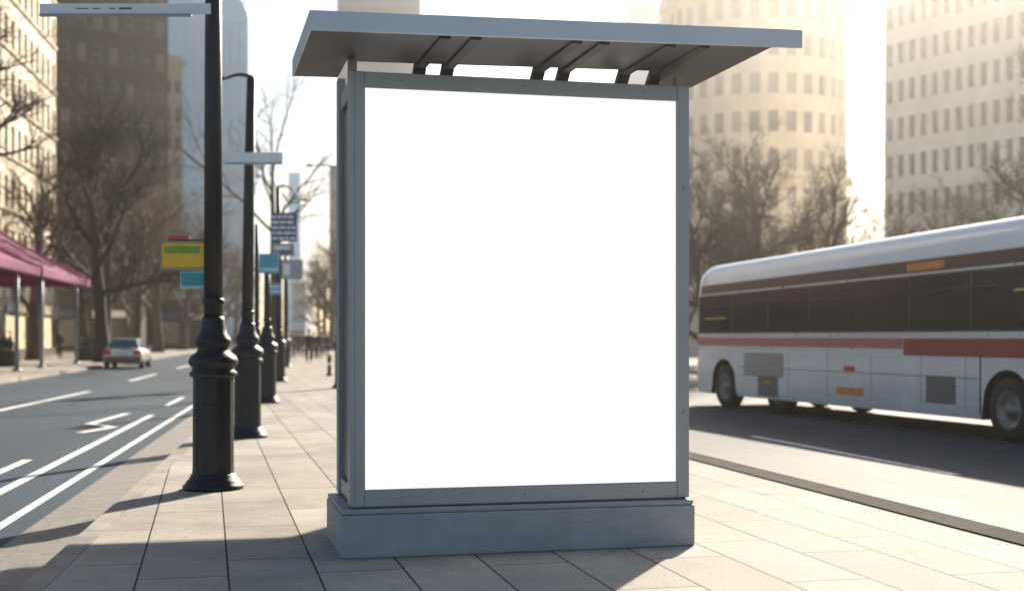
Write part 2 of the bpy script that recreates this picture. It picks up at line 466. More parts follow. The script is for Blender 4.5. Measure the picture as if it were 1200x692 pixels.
def lmark(name, segs, wd, z=ROAD + 0.008):
    m = MB()
    for (d0, o0, d1, o1) in segs:
        n = max(1, int((d1 - d0) / 6))
        m.face([(lx(d0, o0 + wd / 2), d0, z), (lx(d0, o0 - wd / 2), d0, z), (lx(d1, o1 - wd / 2), d1, z), (lx(d1, o1 + wd / 2), d1, z)])
    return tag(m.build(name, M['paint']), kind='structure')
lmark('edge_line', [(4, 0.88, 200, 0.88)], 0.10)
lmark('lane_line', [(5, 1.46, 26.5, 1.42)], 0.13)
lmark('dash_line', [(13.6, 1.92, 17.0, 1.90), (30, 1.5, 34, 1.5), (38, 1.5, 43, 1.5), (48, 1.5, 54, 1.5), (60, 1.5, 67, 1.5)], 0.13)
lmark('centre_line', [(14, 4.9, 20, 4.9), (27, 4.9, 37.5, 4.5), (46, 4.5, 54, 4.5), (63, 4.5, 72, 4.5)], 0.20)
# zig-zag arrow beside the lane line
m = MB()
for a, b in (((23.7, 2.23), (26.9, 1.97)), ((22.85, 1.66), (23.95, 2.26)), ((21.6, 2.02), (23.0, 1.66))):
    p, q = Vector((lx(*a), a[0], 0)), Vector((lx(*b), b[0], 0))
    s = (q - p).normalized().cross(Vector((0, 0, 1))) * 0.085
    z = Vector((0, 0, ROAD + 0.012 + .001 * a[0] / 20))
    m.face([p - s + z, q - s + z, q + s + z, p + s + z])
tag(m.build('road_arrow', M['paint']), kind='structure')
# lane line of the right road
m = MB()
for d0, d1 in ((9, 13), (15.2, 21.0), (27, 33)):
    m.face([(rx(d0) + 2.45, d0, ROAD + 0.006), (rx(d0) + 2.57, d0, ROAD + 0.006), (rx(d1) + 2.57, d1, ROAD + 0.006), (rx(d1) + 2.45, d1, ROAD + 0.006)])
tag(m.build('lane_line_right', M['paint']), kind='structure')

# ------------------------------------------------------------------ buildings
def facade(mb, mp, us, zs, W, depth, mi=0, rmi=0):
    "wall sheet with real window openings: us / zs = lists of (start, end) of the openings"
    ue = [0] + [e for u in us for e in u] + [W[0]]
    ze = [W[1]] + [e for z in zs for e in z] + [W[2]]
    for i in range(len(ue) - 1):
        for j in range(len(ze) - 1):
            a, b, c, d = ue[i], ue[i + 1], ze[j], ze[j + 1]
            if b - a < 1e-6 or d - c < 1e-6: continue
            if i % 2 == 1 and j % 2 == 1:
                mb.face([mp(a, c, 0), mp(a, c, depth), mp(a, d, depth), mp(a, d, 0)], rmi)
                mb.face([mp(b, c, depth), mp(b, c, 0), mp(b, d, 0), mp(b, d, depth)], rmi)
                mb.face([mp(a, c, 0), mp(b, c, 0), mp(b, c, depth), mp(a, c, depth)], rmi)
                mb.face([mp(a, d, depth), mp(b, d, depth), mp(b, d, 0), mp(a, d, 0)], rmi)
            else:
                mb.face([mp(a, c, 0), mp(b, c, 0), mp(b, d, 0), mp(a, d, 0)], mi)

def window_proto(w_, h_, glass, bars=1):
    "window in local x (width) / z (height), facing -y"
    m = MB()
    t = 0.07
    m.box(-w_ / 2, -0.01, 0, w_ / 2, 0.05, h_, 0)
    for x0, x1 in ((-w_ / 2, -w_ / 2 + t), (w_ / 2 - t, w_ / 2)):
        m.box(x0, -0.06, 0, x1, -0.012, h_, 1)
    m.box(-w_ / 2 + t, -0.06, 0, w_ / 2 - t, -0.012, t, 1)
    m.box(-w_ / 2 + t, -0.06, h_ - t, w_ / 2 - t, -0.012, h_, 1)
    for k in range(bars):
        z = h_ * (k + 1) / (bars + 1)
        m.box(-w_ / 2 + t, -0.05, z - 0.03, w_ / 2 - t, -0.014, z + 0.03, 1)
    me = m.build('window', [glass, M['frame_stone']])
    data = me.data
    bpy.data.objects.remove(me)
    return data

def put_windows(parent, protos, spots, mats=None, rng=None, lim=100):
    for loc, rz in spots[:lim]:
        o = bpy.data.objects.new('window', rng.choice(protos))
        COL.objects.link(o)
        o.parent = parent
        o.location = loc
        o.rotation_euler = (0, 0, rz)
    if len(spots) > lim:
        m = MB()
        for loc, rz in spots[lim:]:
            me = rng.choice(protos)
            mt = Matrix.Translation(loc) @ Matrix.Rotation(rz, 4, 'Z')
            i = len(m.v)
            m.v += [tuple(mt @ v.co) for v in me.vertices]
            for p in me.polygons:
                m.f.append(tuple(i + k for k in p.vertices)); m.mi.append(p.material_index); m.sm.append(False)
        tag(m.build('window', [M['glass_mid'], M['frame_stone']], parent), kind='stuff')

def planar_building(name, label, p0, p1, depth, H, cols, floors, wmat, z_first, storey, win_w, win_h, glasses, trim=None, group=None, bands=True, recess=0.28, near=None, lim=100, side_cols=0):
    "facade runs from world point p0 to p1 (left to right as seen), body extends depth behind it"
    p0, p1 = Vector((p0[0], p0[1], 0)), Vector((p1[0], p1[1], 0))
    W = (p1 - p0).length
    rz = math.atan2((p1 - p0).y, (p1 - p0).x)
    t = thing(name, label, 'building', p0, rz, group)
    sp = W / cols
    us = [(sp * (k + .5) - win_w / 2, sp * (k + .5) + win_w / 2) for k in range(cols)]
    zs = [(z_first + storey * k, z_first + storey * k + win_h) for k in range(floors)]
    mb = MB()
    facade(mb, lambda u, z, i: (u, i, z), us, zs, (W, 0, H), recess)
    mb.face([(W, 0, 0), (W, depth, 0), (W, depth, H), (W, 0, H)])
    mb.face([(0, depth, 0), (0, 0, 0), (0, 0, H), (0, depth, H)])
    mb.face([(W, depth, 0), (0, depth, 0), (0, depth, H), (W, depth, H)])
    mb.build('wall', wmat, t)
    m = MB(); m.box(0.0, 0.0, H + 0.002, W, depth, H + 0.4)
    m.build('roof', trim or wmat, t)
    m = MB()
    m.box(-0.35, -0.45, H - 0.9, W + 0.35, -0.004, H - 0.2); m.box(-0.2, -0.25, H - 1.3, W + 0.2, -0.003, H - 0.905)
    m.build('cornice', trim or wmat, t)
    if bands:
        for k in range(floors):
            m = MB(); zz = zs[k][0] - 0.16
            m.box(0.0, -0.16, zz, W, -0.004, zz + 0.15)
            m.build('sill_course', trim or wmat, t)
    spots = [((( a + b) / 2, recess, z0), 0.0) for k, (z0, z1) in enumerate(zs) for (a, b) in us]
    if near: spots.sort(key=lambda s: near(s[0]))
    protos = [window_proto(win_w, win_h, g) for g in glasses]
    put_windows(t, protos, spots, rng=random.Random(len(name) * 7 + cols), lim=lim)
    return t

# --- right: big pale office block with a grid of narrow windows
a = at(1036, 132); b_ = Vector((a.x + 24.0 * 0.525, a.y - 24.0 * 0.851))
office = planar_building('office_building', 'pale stone office block with a grid of tall narrow windows above the bus front', (a.x, a.y), (b_.x, b_.y), 20, 39, 17, 9, M['cream_pale'], 2.2, 3.72, 0.78, 2.25,
    [M['glass_dark'], M['glass_dark'], M['glass_dark'], M['glass_mid']], M['cream_pale'], near=lambda l: (l[0] > 15.5) * 100 + abs(l[2] - 24))

# --- right: rounded cream building
def round_building():
    c = at(886, 168); Rr = 11.3
    t = thing('rounded_building', 'hazy cream stone building with a curved front and cornice ring beyond the bare trees', 'building', (c.x, c.y, 0))
    N = 17; H = 44; arc = math.pi * 1.06; a0 = -math.pi / 2 - arc / 2
    Wd = Rr * arc
    def mp(u, z, i):
        a = a0 + u / Rr
        return ((Rr - i) * math.cos(a), (Rr - i) * math.sin(a), z)
    sp = Wd / N
    us = [(sp * (k + .5) - .62, sp * (k + .5) + .62) for k in range(N)]
    zs = [(3.0 + 4.55 * k, 3.0 + 4.55 * k + 2.5) for k in range(9)]
    mb = MB()
    facade(mb, mp, us, zs, (Wd, 0, H), 0.35)
    e0, e1 = mp(0, 0, 0), mp(Wd, 0, 0)
    back = [(e1[0], e1[1]), (e1[0], e1[1] + 16), (e0[0], e0[1] + 16), (e0[0], e0[1])]
    for p, q in zip(back, back[1:]):
        mb.face([(p[0], p[1], 0), (q[0], q[1], 0), (q[0], q[1], H), (p[0], p[1], H)])
    mb.build('wall', M['cream'], t)
    def ring(z0, z1, out):
        m = MB(); n = 48
        for k in range(n):
            u0, u1 = Wd * k / n, Wd * (k + 1) / n
            q = [mp(u0, z0, -out), mp(u1, z0, -out), mp(u1, z1, -out), mp(u0, z1, -out)]
            m.face(q)
            m.face([mp(u0, z1, -out), mp(u1, z1, -out), mp(u1, z1, -.003), mp(u0, z1, -.003)])
            m.face([mp(u0, z0, -.003), mp(u1, z0, -.003), mp(u1, z0, -out), mp(u0, z0, -out)])
        m.build('cornice', M['cream'], t)
    ring(20.35, 20.95, 0.7); ring(42.6, 43.8, 1.0); ring(6.7, 7.1, 0.4)
    m = MB(); n = 32
    m.face([mp(Wd * k / n, H, 0) for k in range(n + 1)] + [(e1[0], e1[1] + 16, H), (e0[0], e0[1] + 16, H)])
    m.build('roof', M['cream'], t)
    protos = [window_proto(1.24, 2.5, g) for g in (M['glass_pale'], M['glass_pale'], M['glass_mid'])]
    spots = []
    for z0, z1 in zs:
        for (u0, u1) in us:
            p = mp((u0 + u1) / 2, z0, 0.36)
            a = a0 + (u0 + u1) / 2 / Rr
            spots.append((p, a + math.pi / 2))
    spots.sort(key=lambda s: (s[0][1] > -5) * 50 + (s[0][2] > 46) * 100 + abs(s[0][2] - 26))
    put_windows(t, protos, spots, rng=random.Random(5))
round_building()

# --- left: cream building along the street, shops at its foot
a = (lx(58, 17.6), 58); b_ = (lx(101, 17.6), 101)
cream_b = planar_building('apartment_building', 'sunlit cream building with banded windows above the magenta awnings', a, b_, 22, 46, 22, 11, M['cream'], 6.2, 3.45, 1.05, 2.1,
    [M['glass_mid'], M['glass_dark'], M['frame_stone']], M['cream'], near=lambda l: (l[0] < 10) * 100 + abs(l[2] - 24))
# shopfront bays at ground floor
W = (Vector(b_) - Vector(a)).length
m = MB(); m.box(.02, -.20, 3.93, W - .02, -.004, 5.7); m.build('shop_fascia', M['shop_dark'], cream_b)
for k in range(15):
    m = MB(); m.box(max(.02, 1.0 + k * 3.05 - .24), -.24, .02, 1.0 + k * 3.05 - .01, -.005, 3.92); m.build('shop_pier', M['brown_trim'], cream_b)
for k in range(14):
    x0 = 1.0 + k * 3.05
    f = MB(); f.box(x0, -0.22, 0.02, x0 + 2.8, -0.004, 3.9); f.build('shopfront', M['shop_dark'], cream_b)
    f = MB(); f.box(x0 + .2, -0.26, .55, x0 + 1.3, -0.223, 2.7); f.box(x0 + 1.5, -0.26, .55, x0 + 2.6, -0.223, 2.7)
    f.build('shop_window', M['shop_lit'] if k % 3 != 1 else M['glass_dark'], cream_b)
    f = MB(); f.box(x0 + .1, -0.32, 3.0, x0 + 2.7, -0.224, 3.6)
    f.build('sign_board', [M['shop_sign'], M['shop_dark'], M['shop_blue']][k % 3], cream_b)

# --- left: dark brown tower facing us
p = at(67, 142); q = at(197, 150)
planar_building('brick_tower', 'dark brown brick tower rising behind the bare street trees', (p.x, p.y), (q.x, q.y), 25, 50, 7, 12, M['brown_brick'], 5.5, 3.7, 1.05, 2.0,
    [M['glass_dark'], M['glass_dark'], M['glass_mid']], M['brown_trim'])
p = at(168, 190); q = at(214, 193)
planar_building('corner_building', 'narrow beige brick building squeezed between the brown tower and the glass tower', (p.x, p.y), (q.x, q.y), 14, 42, 4, 9, M['beige'], 4, 4.1, 0.9, 1.9,
    [M['glass_mid'], M['glass_dark']], M['beige'])

# --- low shop row at the foot of the dark tower
def shop_row(px0, px1, d, H, label, mats_, seed):
    rg = random.Random(seed)
    p, q = at(px0, d), at(px1, d)
    W = q.x - p.x
    t = thing('shop_building', label, 'building', p)
    m = MB(); m.box(0, 0, 0, W, 6, H); m.build('wall', mats_, t)
    m = MB(); m.box(-.2, -.25, H + .003, W + .2, 6.2, H + .3); m.build('roof', M['brown_trim'], t)
    n = max(2, int(W / 2.6)); s = W / n
    for k in range(n):
        m = MB(); m.box(k * s + .25, -.08, .5, (k + 1) * s - .25, -.004, 2.9)
        m.build('shop_window', rg.choice([M['shop_lit'], M['glass_dark'], M['glass_dark'], M['glass_pale']]), t)
        m = MB(); m.box(k * s + .15, -.35, 3.1, (k + 1) * s - .15, -.005, 3.75)
        m.build('sign_board', rg.choice([M['shop_sign'], M['shop_blue'], M['shop_dark'], M['white_sign']]), t)
shop_row(66, 150, 122, 5.6, 'low dark shop building with a row of shop windows behind the silver car', M['shop_dark'], 3)
shop_row(152, 243, 138, 5.0, 'low brown shop building with bright sign boards left of the nearest lamp post', M['brown_brick'], 8)

# --- far towers
def plain_tower(name, label, px0, px1, d, H, mats_, floors, line=None, depth=18, strips=True):
    p, q = at(px0, d), at(px1, d)
    W = q.x - p.x
    t = thing(name, label, 'building', p)
    m = MB(); m.box(0, 0, 0, W, depth, H); m.build('wall', mats_, t)
    st = H / floors
    for k in range(floors):
        m = MB(); m.box(0.4, -0.15, k * st + st * .35, W - .4, -0.004, k * st + st * .8)
        m.build('window_band', line or M['glass_mid'], t)
    return t
# pale blue glass tower with a rounded shoulder
def glass_tower():
    d = 235
    p, q = at(196, d), at(291, d)
    W = q.x - p.x
    t = thing('glass_tower', 'pale blue glass tower with a rounded shoulder behind the nearest lamp post', 'building', p)
    H = 62.5; r = 4.5
    prof = [(0, 0), (W, 0), (W, H - r)] + [(W - r + r * math.cos(x), H - r + r * math.sin(x)) for x in [math.pi / 2 * k / 8 for k in range(1, 9)]] + [(0, H)]
    n = len(prof)
    m = MB()
    m.add([(x, 0, z) for x, z in prof] + [(x, 11, z) for x, z in prof],
          [tuple(range(n)), tuple(range(2 * n - 1, n - 1, -1))] + [(k, n + k, n + (k + 1) % n, (k + 1) % n) for k in range(n)])
    m.build('wall', M['tower_glass'], t)
    for k in range(1, 9):
        m = MB(); x = W * k / 9; m.box(x - .12, -.2, 0, x + .12, -.004, H - 6); m.build('mullion', M['tower_line'], t)
    for k in range(1, 16):
        m = MB(); z = 3.8 * k; m.box(0, -.12, z, W - .2, -.005, z + .3); m.build('floor_band', M['tower_line'], t)
glass_tower()
plain_tower('grey_tower', 'blue grey tower with window bands rising above the left of the shelter roof', 395, 493, 225, 66, M['tower_grey'], 17, M['glass_pale'])
plain_tower('slim_tower', 'slim grey tower standing close beside the left edge of the shelter', 386, 396, 230, 31, M['tower_grey'], 9, M['glass_pale'])
plain_tower('pale_tower', 'pale distant tower above the stacked blue street sign', 338, 352, 300, 38.5, M['white_band'], 12, M['tower_glass'])
t = plain_tower('spire_tower', 'faint pale tower with a mast above the right of the shelter roof', 735, 776, 240, 66, M['tower_glass'], 16, M['tower_line'])
m = MB(); m.tube([(7.4, 4, 40), (7.4, 4, 64), (7.4, 4, 70)], [0.45, .4, .2], 8); m.build('mast', M['tower_grey'], t)
plain_tower('grey_block', 'low grey block at the far end of the street just above the walkers', 341, 358, 285, EYE + 62 / F * 285, M['tower_grey'], 4, M['glass_mid'], 10)

# ------------------------------------------------------------------ trees
def grow(seed, H, fork=0.35, spread=0.9, lim_n=6, twig=1.0, up=0.35, tr=0.028):
    rg = random.Random(seed)
    T, C = MB(), MB()
    def rnd(s): return Vector((rg.gauss(0, s), rg.gauss(0, s), rg.gauss(0, s)))
    def walk(p, d, length, r0, r1, n, wob, lift):
        pts, rad = [p.copy()], [r0]
        for i in range(n):
            d = (d + rnd(wob) + Vector((0, 0, lift))).normalized()
            p = p + d * (length / n)
            pts.append(p.copy()); rad.append(r0 + (r1 - r0) * (i + 1) / n)
        return pts, rad, d
    def side(d):
        a = d.orthogonal().normalized(); b = d.cross(a)
        t = rg.uniform(0, 2 * math.pi)
        return a * math.cos(t) + b * math.sin(t)
    sides = {1: 6, 2: 4, 3: 3, 4: 3}
    kids = {1: (5, 8), 2: (5, 8), 3: (3, 6)}
    def br(p, d, length, r, lev):
        n = {1: 6, 2: 5, 3: 4, 4: 3}[lev]
        pts, rad, dd = walk(p, d, length, r, r * 0.35 if lev < 4 else r * .5, n, {1: .16, 2: .2, 3: .24, 4: .25}[lev], {1: up * .18, 2: .05, 3: .03, 4: .0}[lev])
        C.tube(pts, rad, sides[lev], caps=False)
        if lev == 4: return
        lo, hi = kids[lev]
        for k in range(int(rg.uniform(lo, hi) * twig + .5)):
            f = rg.uniform(.2, 1.0) * n
            i = min(int(f), n - 1)
            q = pts[i].lerp(pts[i + 1], f - i)
            t = (pts[i + 1] - pts[i]).normalized()
            nd = (t * rg.uniform(.5, 1.0) + side(t) * rg.uniform(.5, 1.0) + Vector((0, 0, .18))).normalized()
            rr = (rad[i] * .62)
            br(q, nd, length * rg.uniform(.36, .62), max(.007, min(rr, r * .55)), lev + 1)
    r0 = H * tr
    pts, rad, dd = walk(Vector((0, 0, -.05)), Vector((0, 0, 1)), H * .72, r0, r0 * .38, 8, .05, .1)
    rad[0] = r0 * 1.5; rad[1] = r0 * 1.02
    T.tube(pts, rad, 10)
    for k in range(lim_n + 3):
        f = (fork + (1 - fork) * k / (lim_n + 2)) * 8
        i = min(int(f), 7)
        q = pts[i].lerp(pts[i + 1], min(1, f - i))
        a = k * 2.4 + rg.uniform(-.5, .5)
        el = spread * (1 - .65 * k / (lim_n + 2))
        nd = Vector((math.cos(a) * el, math.sin(a) * el, up + .55 * k / (lim_n + 2) + .2)).normalized()
        br(q, nd, H * rg.uniform(.34, .5) * (1 - .25 * k / (lim_n + 2)), rad[i] * .62, 1)
    return T, C

def make_tree_proto(seed, H, bark, **kw):
    T, C = grow(seed, H, **kw)
    o1, o2 = T.build('trunk', bark), C.build('crown', M['twig'] if bark is M['bark'] else bark)
    d = (o1.data, o2.data)
    bpy.data.objects.remove(o1); bpy.data.objects.remove(o2)
    return d

TP = [make_tree_proto(11, 12.5, M['bark_dark'], fork=.38, spread=1.0, lim_n=8, twig=1.25),
      make_tree_proto(23, 11.0, M['bark'], fork=.3, spread=1.1, lim_n=6),
      make_tree_proto(37, 8.6, M['bark'], fork=.16, spread=1.35, lim_n=9, up=.28, twig=1.25, tr=.024),
      make_tree_proto(53, 13.0, M['bark_dark'], fork=.6, spread=1.0, lim_n=4, twig=.75, tr=.016),
      make_tree_proto(41, 13.5, M['bark'], fork=.3, spread=.85, lim_n=8)]

TP[3], TP[4] = TP[4], TP[3]
def tree(x, y, kind, s, rz, label, group):
    t = thing('bare_tree', label, 'tree', (x, y, 0), rz, group)
    for nm, me in zip(('trunk', 'crown'), TP[kind]):
        o = bpy.data.objects.new(nm, me); COL.objects.link(o); o.parent = t
    t.scale = (s, s, s)
    return t

GL = 'bare street trees along the left pavement'
GR = 'bare trees across the right road'
GM = 'bare trees lining the far walk'
tree(at(121, 72).x, 72, 0, 1.12, 0.6, 'tall dark bare tree with a straight trunk just behind the silver car', GL)
tree(at(-95, 50).x, 50, 0, 1.35, 2.4, 'dark bare tree whose branches reach in from the left edge over the awnings', GL)
lab_l = ['brown bare tree right of the silver car and behind its tall dark neighbour', 'bare tree with spreading limbs behind the yellow and green sign',
         'bare tree filling the gap left of the nearest lamp post', 'bare tree seen between the two nearest lamp posts', 'bare tree with fine twigs just right of the second lamp post',
         'far bare tree behind the teal sign post', 'bare tree in front of the brown tower, low and broad', 'pale brown bare tree at the far end of the left pavement',
         'dense bare tree standing behind the tip of the magenta awning', 'broad bare tree against the left part of the brown tower', 'bare tree against the middle of the brown tower', 'bare tree against the right edge of the brown tower']
for i, (off, d, k, s, rz) in enumerate([(11.2, 84, 3, 1.05, 1.0), (10.9, 97, 1, 1.2, 2.2), (11.0, 112, 3, 1.1, 3.4), (10.6, 130, 1, 1.3, .4), (10.2, 152, 3, 1.15, 4.4), (10.0, 180, 1, 1.4, 5.2), (16.5, 106, 3, .95, 5.9), (10, 215, 3, 1.2, .9),
        (14.5, 78, 3, .95, 2.6), (13.8, 92, 1, 1.15, 5.0), (14.2, 120, 3, 1.2, 0.2), (15.5, 135, 1, 1.4, 3.0)]):
    tree(lx(d, off), d, k, s, rz, lab_l[i], GL)
tree(at(321, 70).x, 70, 4, 1.12, 1.0, 'thin high crowned bare tree whose twigs hang against the white sky above the lamp posts', None)
lab_r = ['low bare tree next to the right post of the shelter', 'brown bare tree spreading above the rear of the bus', 'bare tree with long arching limbs above the middle of the bus',
         'slim bare tree in front of the white gap between the two stone buildings', 'bare tree rising behind the orange lamp of the bus', 'dark bare tree reaching in from the right edge above the bus roof',
         'faint bare tree in the second row just right of the shelter post', 'faint bare tree in the second row left of the white gap', 'faint bare tree in the second row in front of the grid of windows']
for i, (px, d, k, s, rz) in enumerate([(826, 47, 2, .88, .3), (884, 52, 2, 1.02, 1.9), (956, 50, 2, .9, 3.3), (1030, 58, 2, .85, 4.1), (1105, 56, 2, .85, 5.0), (1225, 38, 2, 1.0, 2.6), (852, 68, 2, 1.15, 4.6), (992, 70, 2, .85, 2.3), (1165, 66, 2, .95, 1.2)]):
    tree(at(px, d).x, d, k, s, rz, lab_r[i], GR)
lab_m = ['far bare tree beside the left edge of the shelter', 'bare tree behind the walkers, second from the shelter edge', 'small far bare tree at the end of the walk', 'smallest bare tree where the walk vanishes']
for i, (px, d, k, s, rz) in enumerate([(398, 100, 1, .85, .3), (388, 125, 3, .8, 1.5), (381, 150, 1, .95, 2.7), (374, 185, 3, .9, 4.0)]):
    tree(at(px, d).x, d, k, s, rz, lab_m[i], GM)

# ------------------------------------------------------------------ awnings
def awning(d0, d1, label):
    t = thing('awning', label, 'awning', (0, 0, 0), 0, 'magenta awnings along the shops')
    oe, ow, ze, zw = 10.0, 17.3, 4.45, 8.6
    def P(d, o, z): return Vector((lx(d, o), d, z))
    m = MB(); n = 10; k_ = 8
    def sag(u, v):       # u along eave, v from eave to wall
        z = ze + (zw - ze) * (v ** 1.18)
        dd0, dd1 = d0 + 2.2 * v, d1 - 2.2 * v
        return P(dd0 + (dd1 - dd0) * u, oe + (ow - oe) * v, z - .10 * math.sin(u * n * math.pi) ** 2 * (1 - v))
    N = 30
    vs = [sag(i / N, j / k_) for j in range(k_ + 1) for i in range(N + 1)]
    fs = [(j * (N + 1) + i, j * (N + 1) + i + 1, (j + 1) * (N + 1) + i + 1, (j + 1) * (N + 1) + i) for j in range(k_) for i in range(N)]
    m.add(vs, fs, 0, True)
    for uu in (0, 1):     # hipped ends
        dd = d1 if uu else d0
        for j in range(k_):
            a, b = sag(uu, j / k_), sag(uu, (j + 1) / k_)
            m.face([a, b, P(dd, oe + (ow - oe) * (j + 1) / k_, ze), P(dd, oe + (ow - oe) * j / k_, ze)])
    o = m.build('canopy', M['awning'], t)
    so = o.modifiers.new('cloth', 'SOLIDIFY'); so.thickness = 0.03
    m = MB(); nn = 40
    for i in range(nn):
        a, b = d0 + (d1 - d0) * i / nn, d0 + (d1 - d0) * (i + 1) / nn
        mid = (a + b) / 2
        m.face([P(a, oe - .02, ze - .3), P(mid, oe - .02, ze - .42), P(b, oe - .02, ze - .3), P(b, oe - .02, ze + .02), P(a, oe - .02, ze + .02)])
    for dd in (d0, d1):
        m.face([P(dd, oe, ze + .02), P(dd, ow, ze + .02), P(dd, ow, ze - .36), P(dd, oe, ze - .36)])
    o = m.build('valance', M['awning'], t); so = o.modifiers.new('cloth', 'SOLIDIFY'); so.thickness = 0.02
    for dd, u in ((d0, 0), (d1, 1)):
        m = MB(); m.tube([sag(u, j / k_) + Vector((0, 0, .04)) for j in range(k_ + 1)], .10, 6); m.build('lit_edge', M['awning_lit_edge'], t)  # hip edge coloured pink as if lit
    for dd in (d0 + 1.2, d1 - 3.2):
        m = MB(); b = P(dd, oe + .3, 0); m.tube([b, b + Vector((0, 0, ze + .1))], .09, 10); m.lathe([(.2, 0), (.2, .05), (.11, .12)], 12, b)
        m.build('post', M['post_grey'], t)
awning(58.2, 71.6, 'magenta canvas awning with a pink lit edge, its tip nearest the silver car')
awning(44.2, 57.6, 'nearer magenta canvas awning cut by the left edge of the photo')

# ------------------------------------------------------------------ bus shelter
def shelter():
    t = thing('bus_shelter', 'grey metal advertising shelter with a flat roof and blank white lightbox on the pavement', 'shelter', (-1.141, 8.783, 0), math.atan(.24))
    WB, DB, ZB = 2.516, 1.02, 0.325
    # plinth with a chamfered cap
    m = MB()
    m.hexa([(0, 0), (WB, 0), (WB, DB), (0, DB)], 0, ZB - .035)
    m.build('plinth', M['plinth'], t, 0.012, 3)
    m = MB(); m.box(.008, .008, ZB - .033, WB - .008, DB - .008, ZB); m.build('plinth_cap', M['plinth'], t, 0.01, 3)
    b0, b1, v0, v1 = .065, WB - .02, .06, DB - .04
    zt = 3.28; zb = ZB + .012
    st = .098
    # shadow gap below the cabinet
    m = MB(); m.box(b0 + .02, v0 + .02, ZB + .001, b1 - .02, v1 - .02, zb + .02); m.build('base_rail', M['metal_dark'], t)
    for (x0, x1, nm) in ((b0, b0 + st, 'stile'), (b1 - st + .008, b1, 'stile')):
        m = MB(); m.box(x0, v0, zb, x1, v0 + .09, zt); m.build(nm, M['metal'], t, .006)
    m = MB(); m.box(b0 + st + .001, v0 + .004, 3.176, b1 - st + .007, v0 + .09, zt - .002); m.build('top_rail', M['metal'], t, .004)
    m = MB(); m.box(b0 + st + .001, v0 + .004, zb, b1 - st + .007, v0 + .09, .447); m.build('bottom_rail', M['metal'], t, .004)
    m = MB(); m.box(b0 + st - .002, v0 + .022, .440, b1 - st + .010, v0 + .06, 3.182); m.build('poster_panel', M['lit'], t)
    # gasket between frame and sheet
    g = MB(); a, b, c, d = b0 + st + .0005, b1 - st + .0065, .4475, 3.1755
    for q in ((a, c, a + .005, d), (b - .005, c, b, d), (a + .005, c, b - .005, c + .005), (a + .005, d - .005, b - .005, d)):
        g.box(q[0], v0 + .010, q[1], q[2], v0 + .0215, q[3])
    g.build('gasket', M['metal'], t)
    # core, left and right sides: two posts and a recessed dark panel each
    m = MB(); m.box(b0 + .05, v0 + .091, zb, b1 - .05, v1 - .03, zt - .02); m.build('cabinet', M['metal_dark'], t)
    for sx, x in ((1, b0), (-1, b1)):
        for y0, y1 in ((v0 + .098, v0 + .19), (v1 - .13, v1)):
            xa, xb = sorted((x + sx * .004, x + sx * .06))
            m = MB(); m.box(xa, y0, zb, xb, y1, 3.378); m.build('side_post', M['metal'], t, .006)
        xa, xb = sorted((x + sx * .02, x + sx * .05))
        for za, zc in ((zb, zb + .12), (zt - .14, zt - .02)):
            m = MB(); m.box(xa, v0 + .192, za, xb, v1 - .132, zc); m.build('side_rail', M['metal'], t, .004)
        xa, xb = sorted((x + sx * .034, x + sx * .0495))
        for y0 in (v0 + .20, ):
            m = MB(); m.box(xa, y0 + .05, zb + .16, xb, v1 - .185, zt - .18); m.build('side_panel', M['metal_dark'], t, .003)
    m = MB(); m.box(b0 + .07, v1 - .029, zb + .05, b1 - .07, v1 - .01, zt - .04); m.build('back_panel', M['metal_dark'], t)
    # roof: soffit slab notched behind the cabinet, fascia board, brackets
    zr, th = 3.38, .122
    u0, u1, f0, bk, nt_ = -.262, 2.83, -.634, .886, .300
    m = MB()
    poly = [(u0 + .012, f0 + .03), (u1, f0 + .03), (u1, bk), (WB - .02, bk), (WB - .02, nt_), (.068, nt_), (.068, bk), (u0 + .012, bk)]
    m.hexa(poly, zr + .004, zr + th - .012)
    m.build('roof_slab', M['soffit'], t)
    m = MB()
    m.box(u0, f0, zr, 3.04, f0 + .028, zr + th); m.build('fascia', M['fascia'], t, .004)
    m = MB(); m.box(u0, f0 + .0285, zr + .001, u0 + .0115, bk, zr + th - .001); m.build('end_fascia', M['fascia'], t)
    m = MB()
    ptop = [(u0 + .012, f0 + .029), (u1 + .01, f0 + .029), (u1 + .01, bk), (WB - .03, bk), (WB - .03, nt_ - .01), (.075, nt_ - .01), (.075, bk), (u0 + .012, bk)]
    m.hexa(ptop, zr + th - .0115, zr + th - .002); m.build('roof_sheet', M['fascia'], t)
    for px in (.60, .80, 1.47, 1.66, 2.12, 2.36):
        m = MB()
        w2 = .036; zz = zr + .017 * (px + .262)
        # a bracket under the soffit that drops to the cabinet top behind the notch
        m.box(px - w2, f0 + .06, zr + .017 * (px + .262) - .014, px + w2, nt_ + .16, zr + .017 * (px + .262) + .0035)
        m.bar((px, nt_ + .10, zz + .01), (px, nt_ + .34, zt - .05), .085, .06)
        m.build('roof_bracket', M['bracket_dark'], t, .004)
    for x in (b0 + .0005, ):
        m = MB(); m.box(b0 + .030, v0 - .0012, zb + .01, b0 + .0325, v0 + .002, zt - .01); m.build('seam', M['ink'], t)
    for z in (.95, 2.55):
        m = MB(); m.tube([(b1 - .045, v0 + .001, z), (b1 - .045, v0 - .004, z)], .009, 14); m.build('lock', M['rim'], t)
    for x in (b0 + .35, (b0 + b1) / 2, b1 - .35):
        for z in (.39, 3.228):
            m = MB(); m.tube([(x, v0 + .006, z), (x, v0 + .001, z)], .006, 10); m.build('screw', M['rim'], t)
    # unseen bay added behind the lightbox to throw shade on the left foreground
    m = MB(); m.box(.62, DB + .005, 2.50, 2.42, 4.95, 2.62); m.build('canopy', M['soffit'], t, .01)  # added roof, hidden from the camera, casts the broad pavement shadow
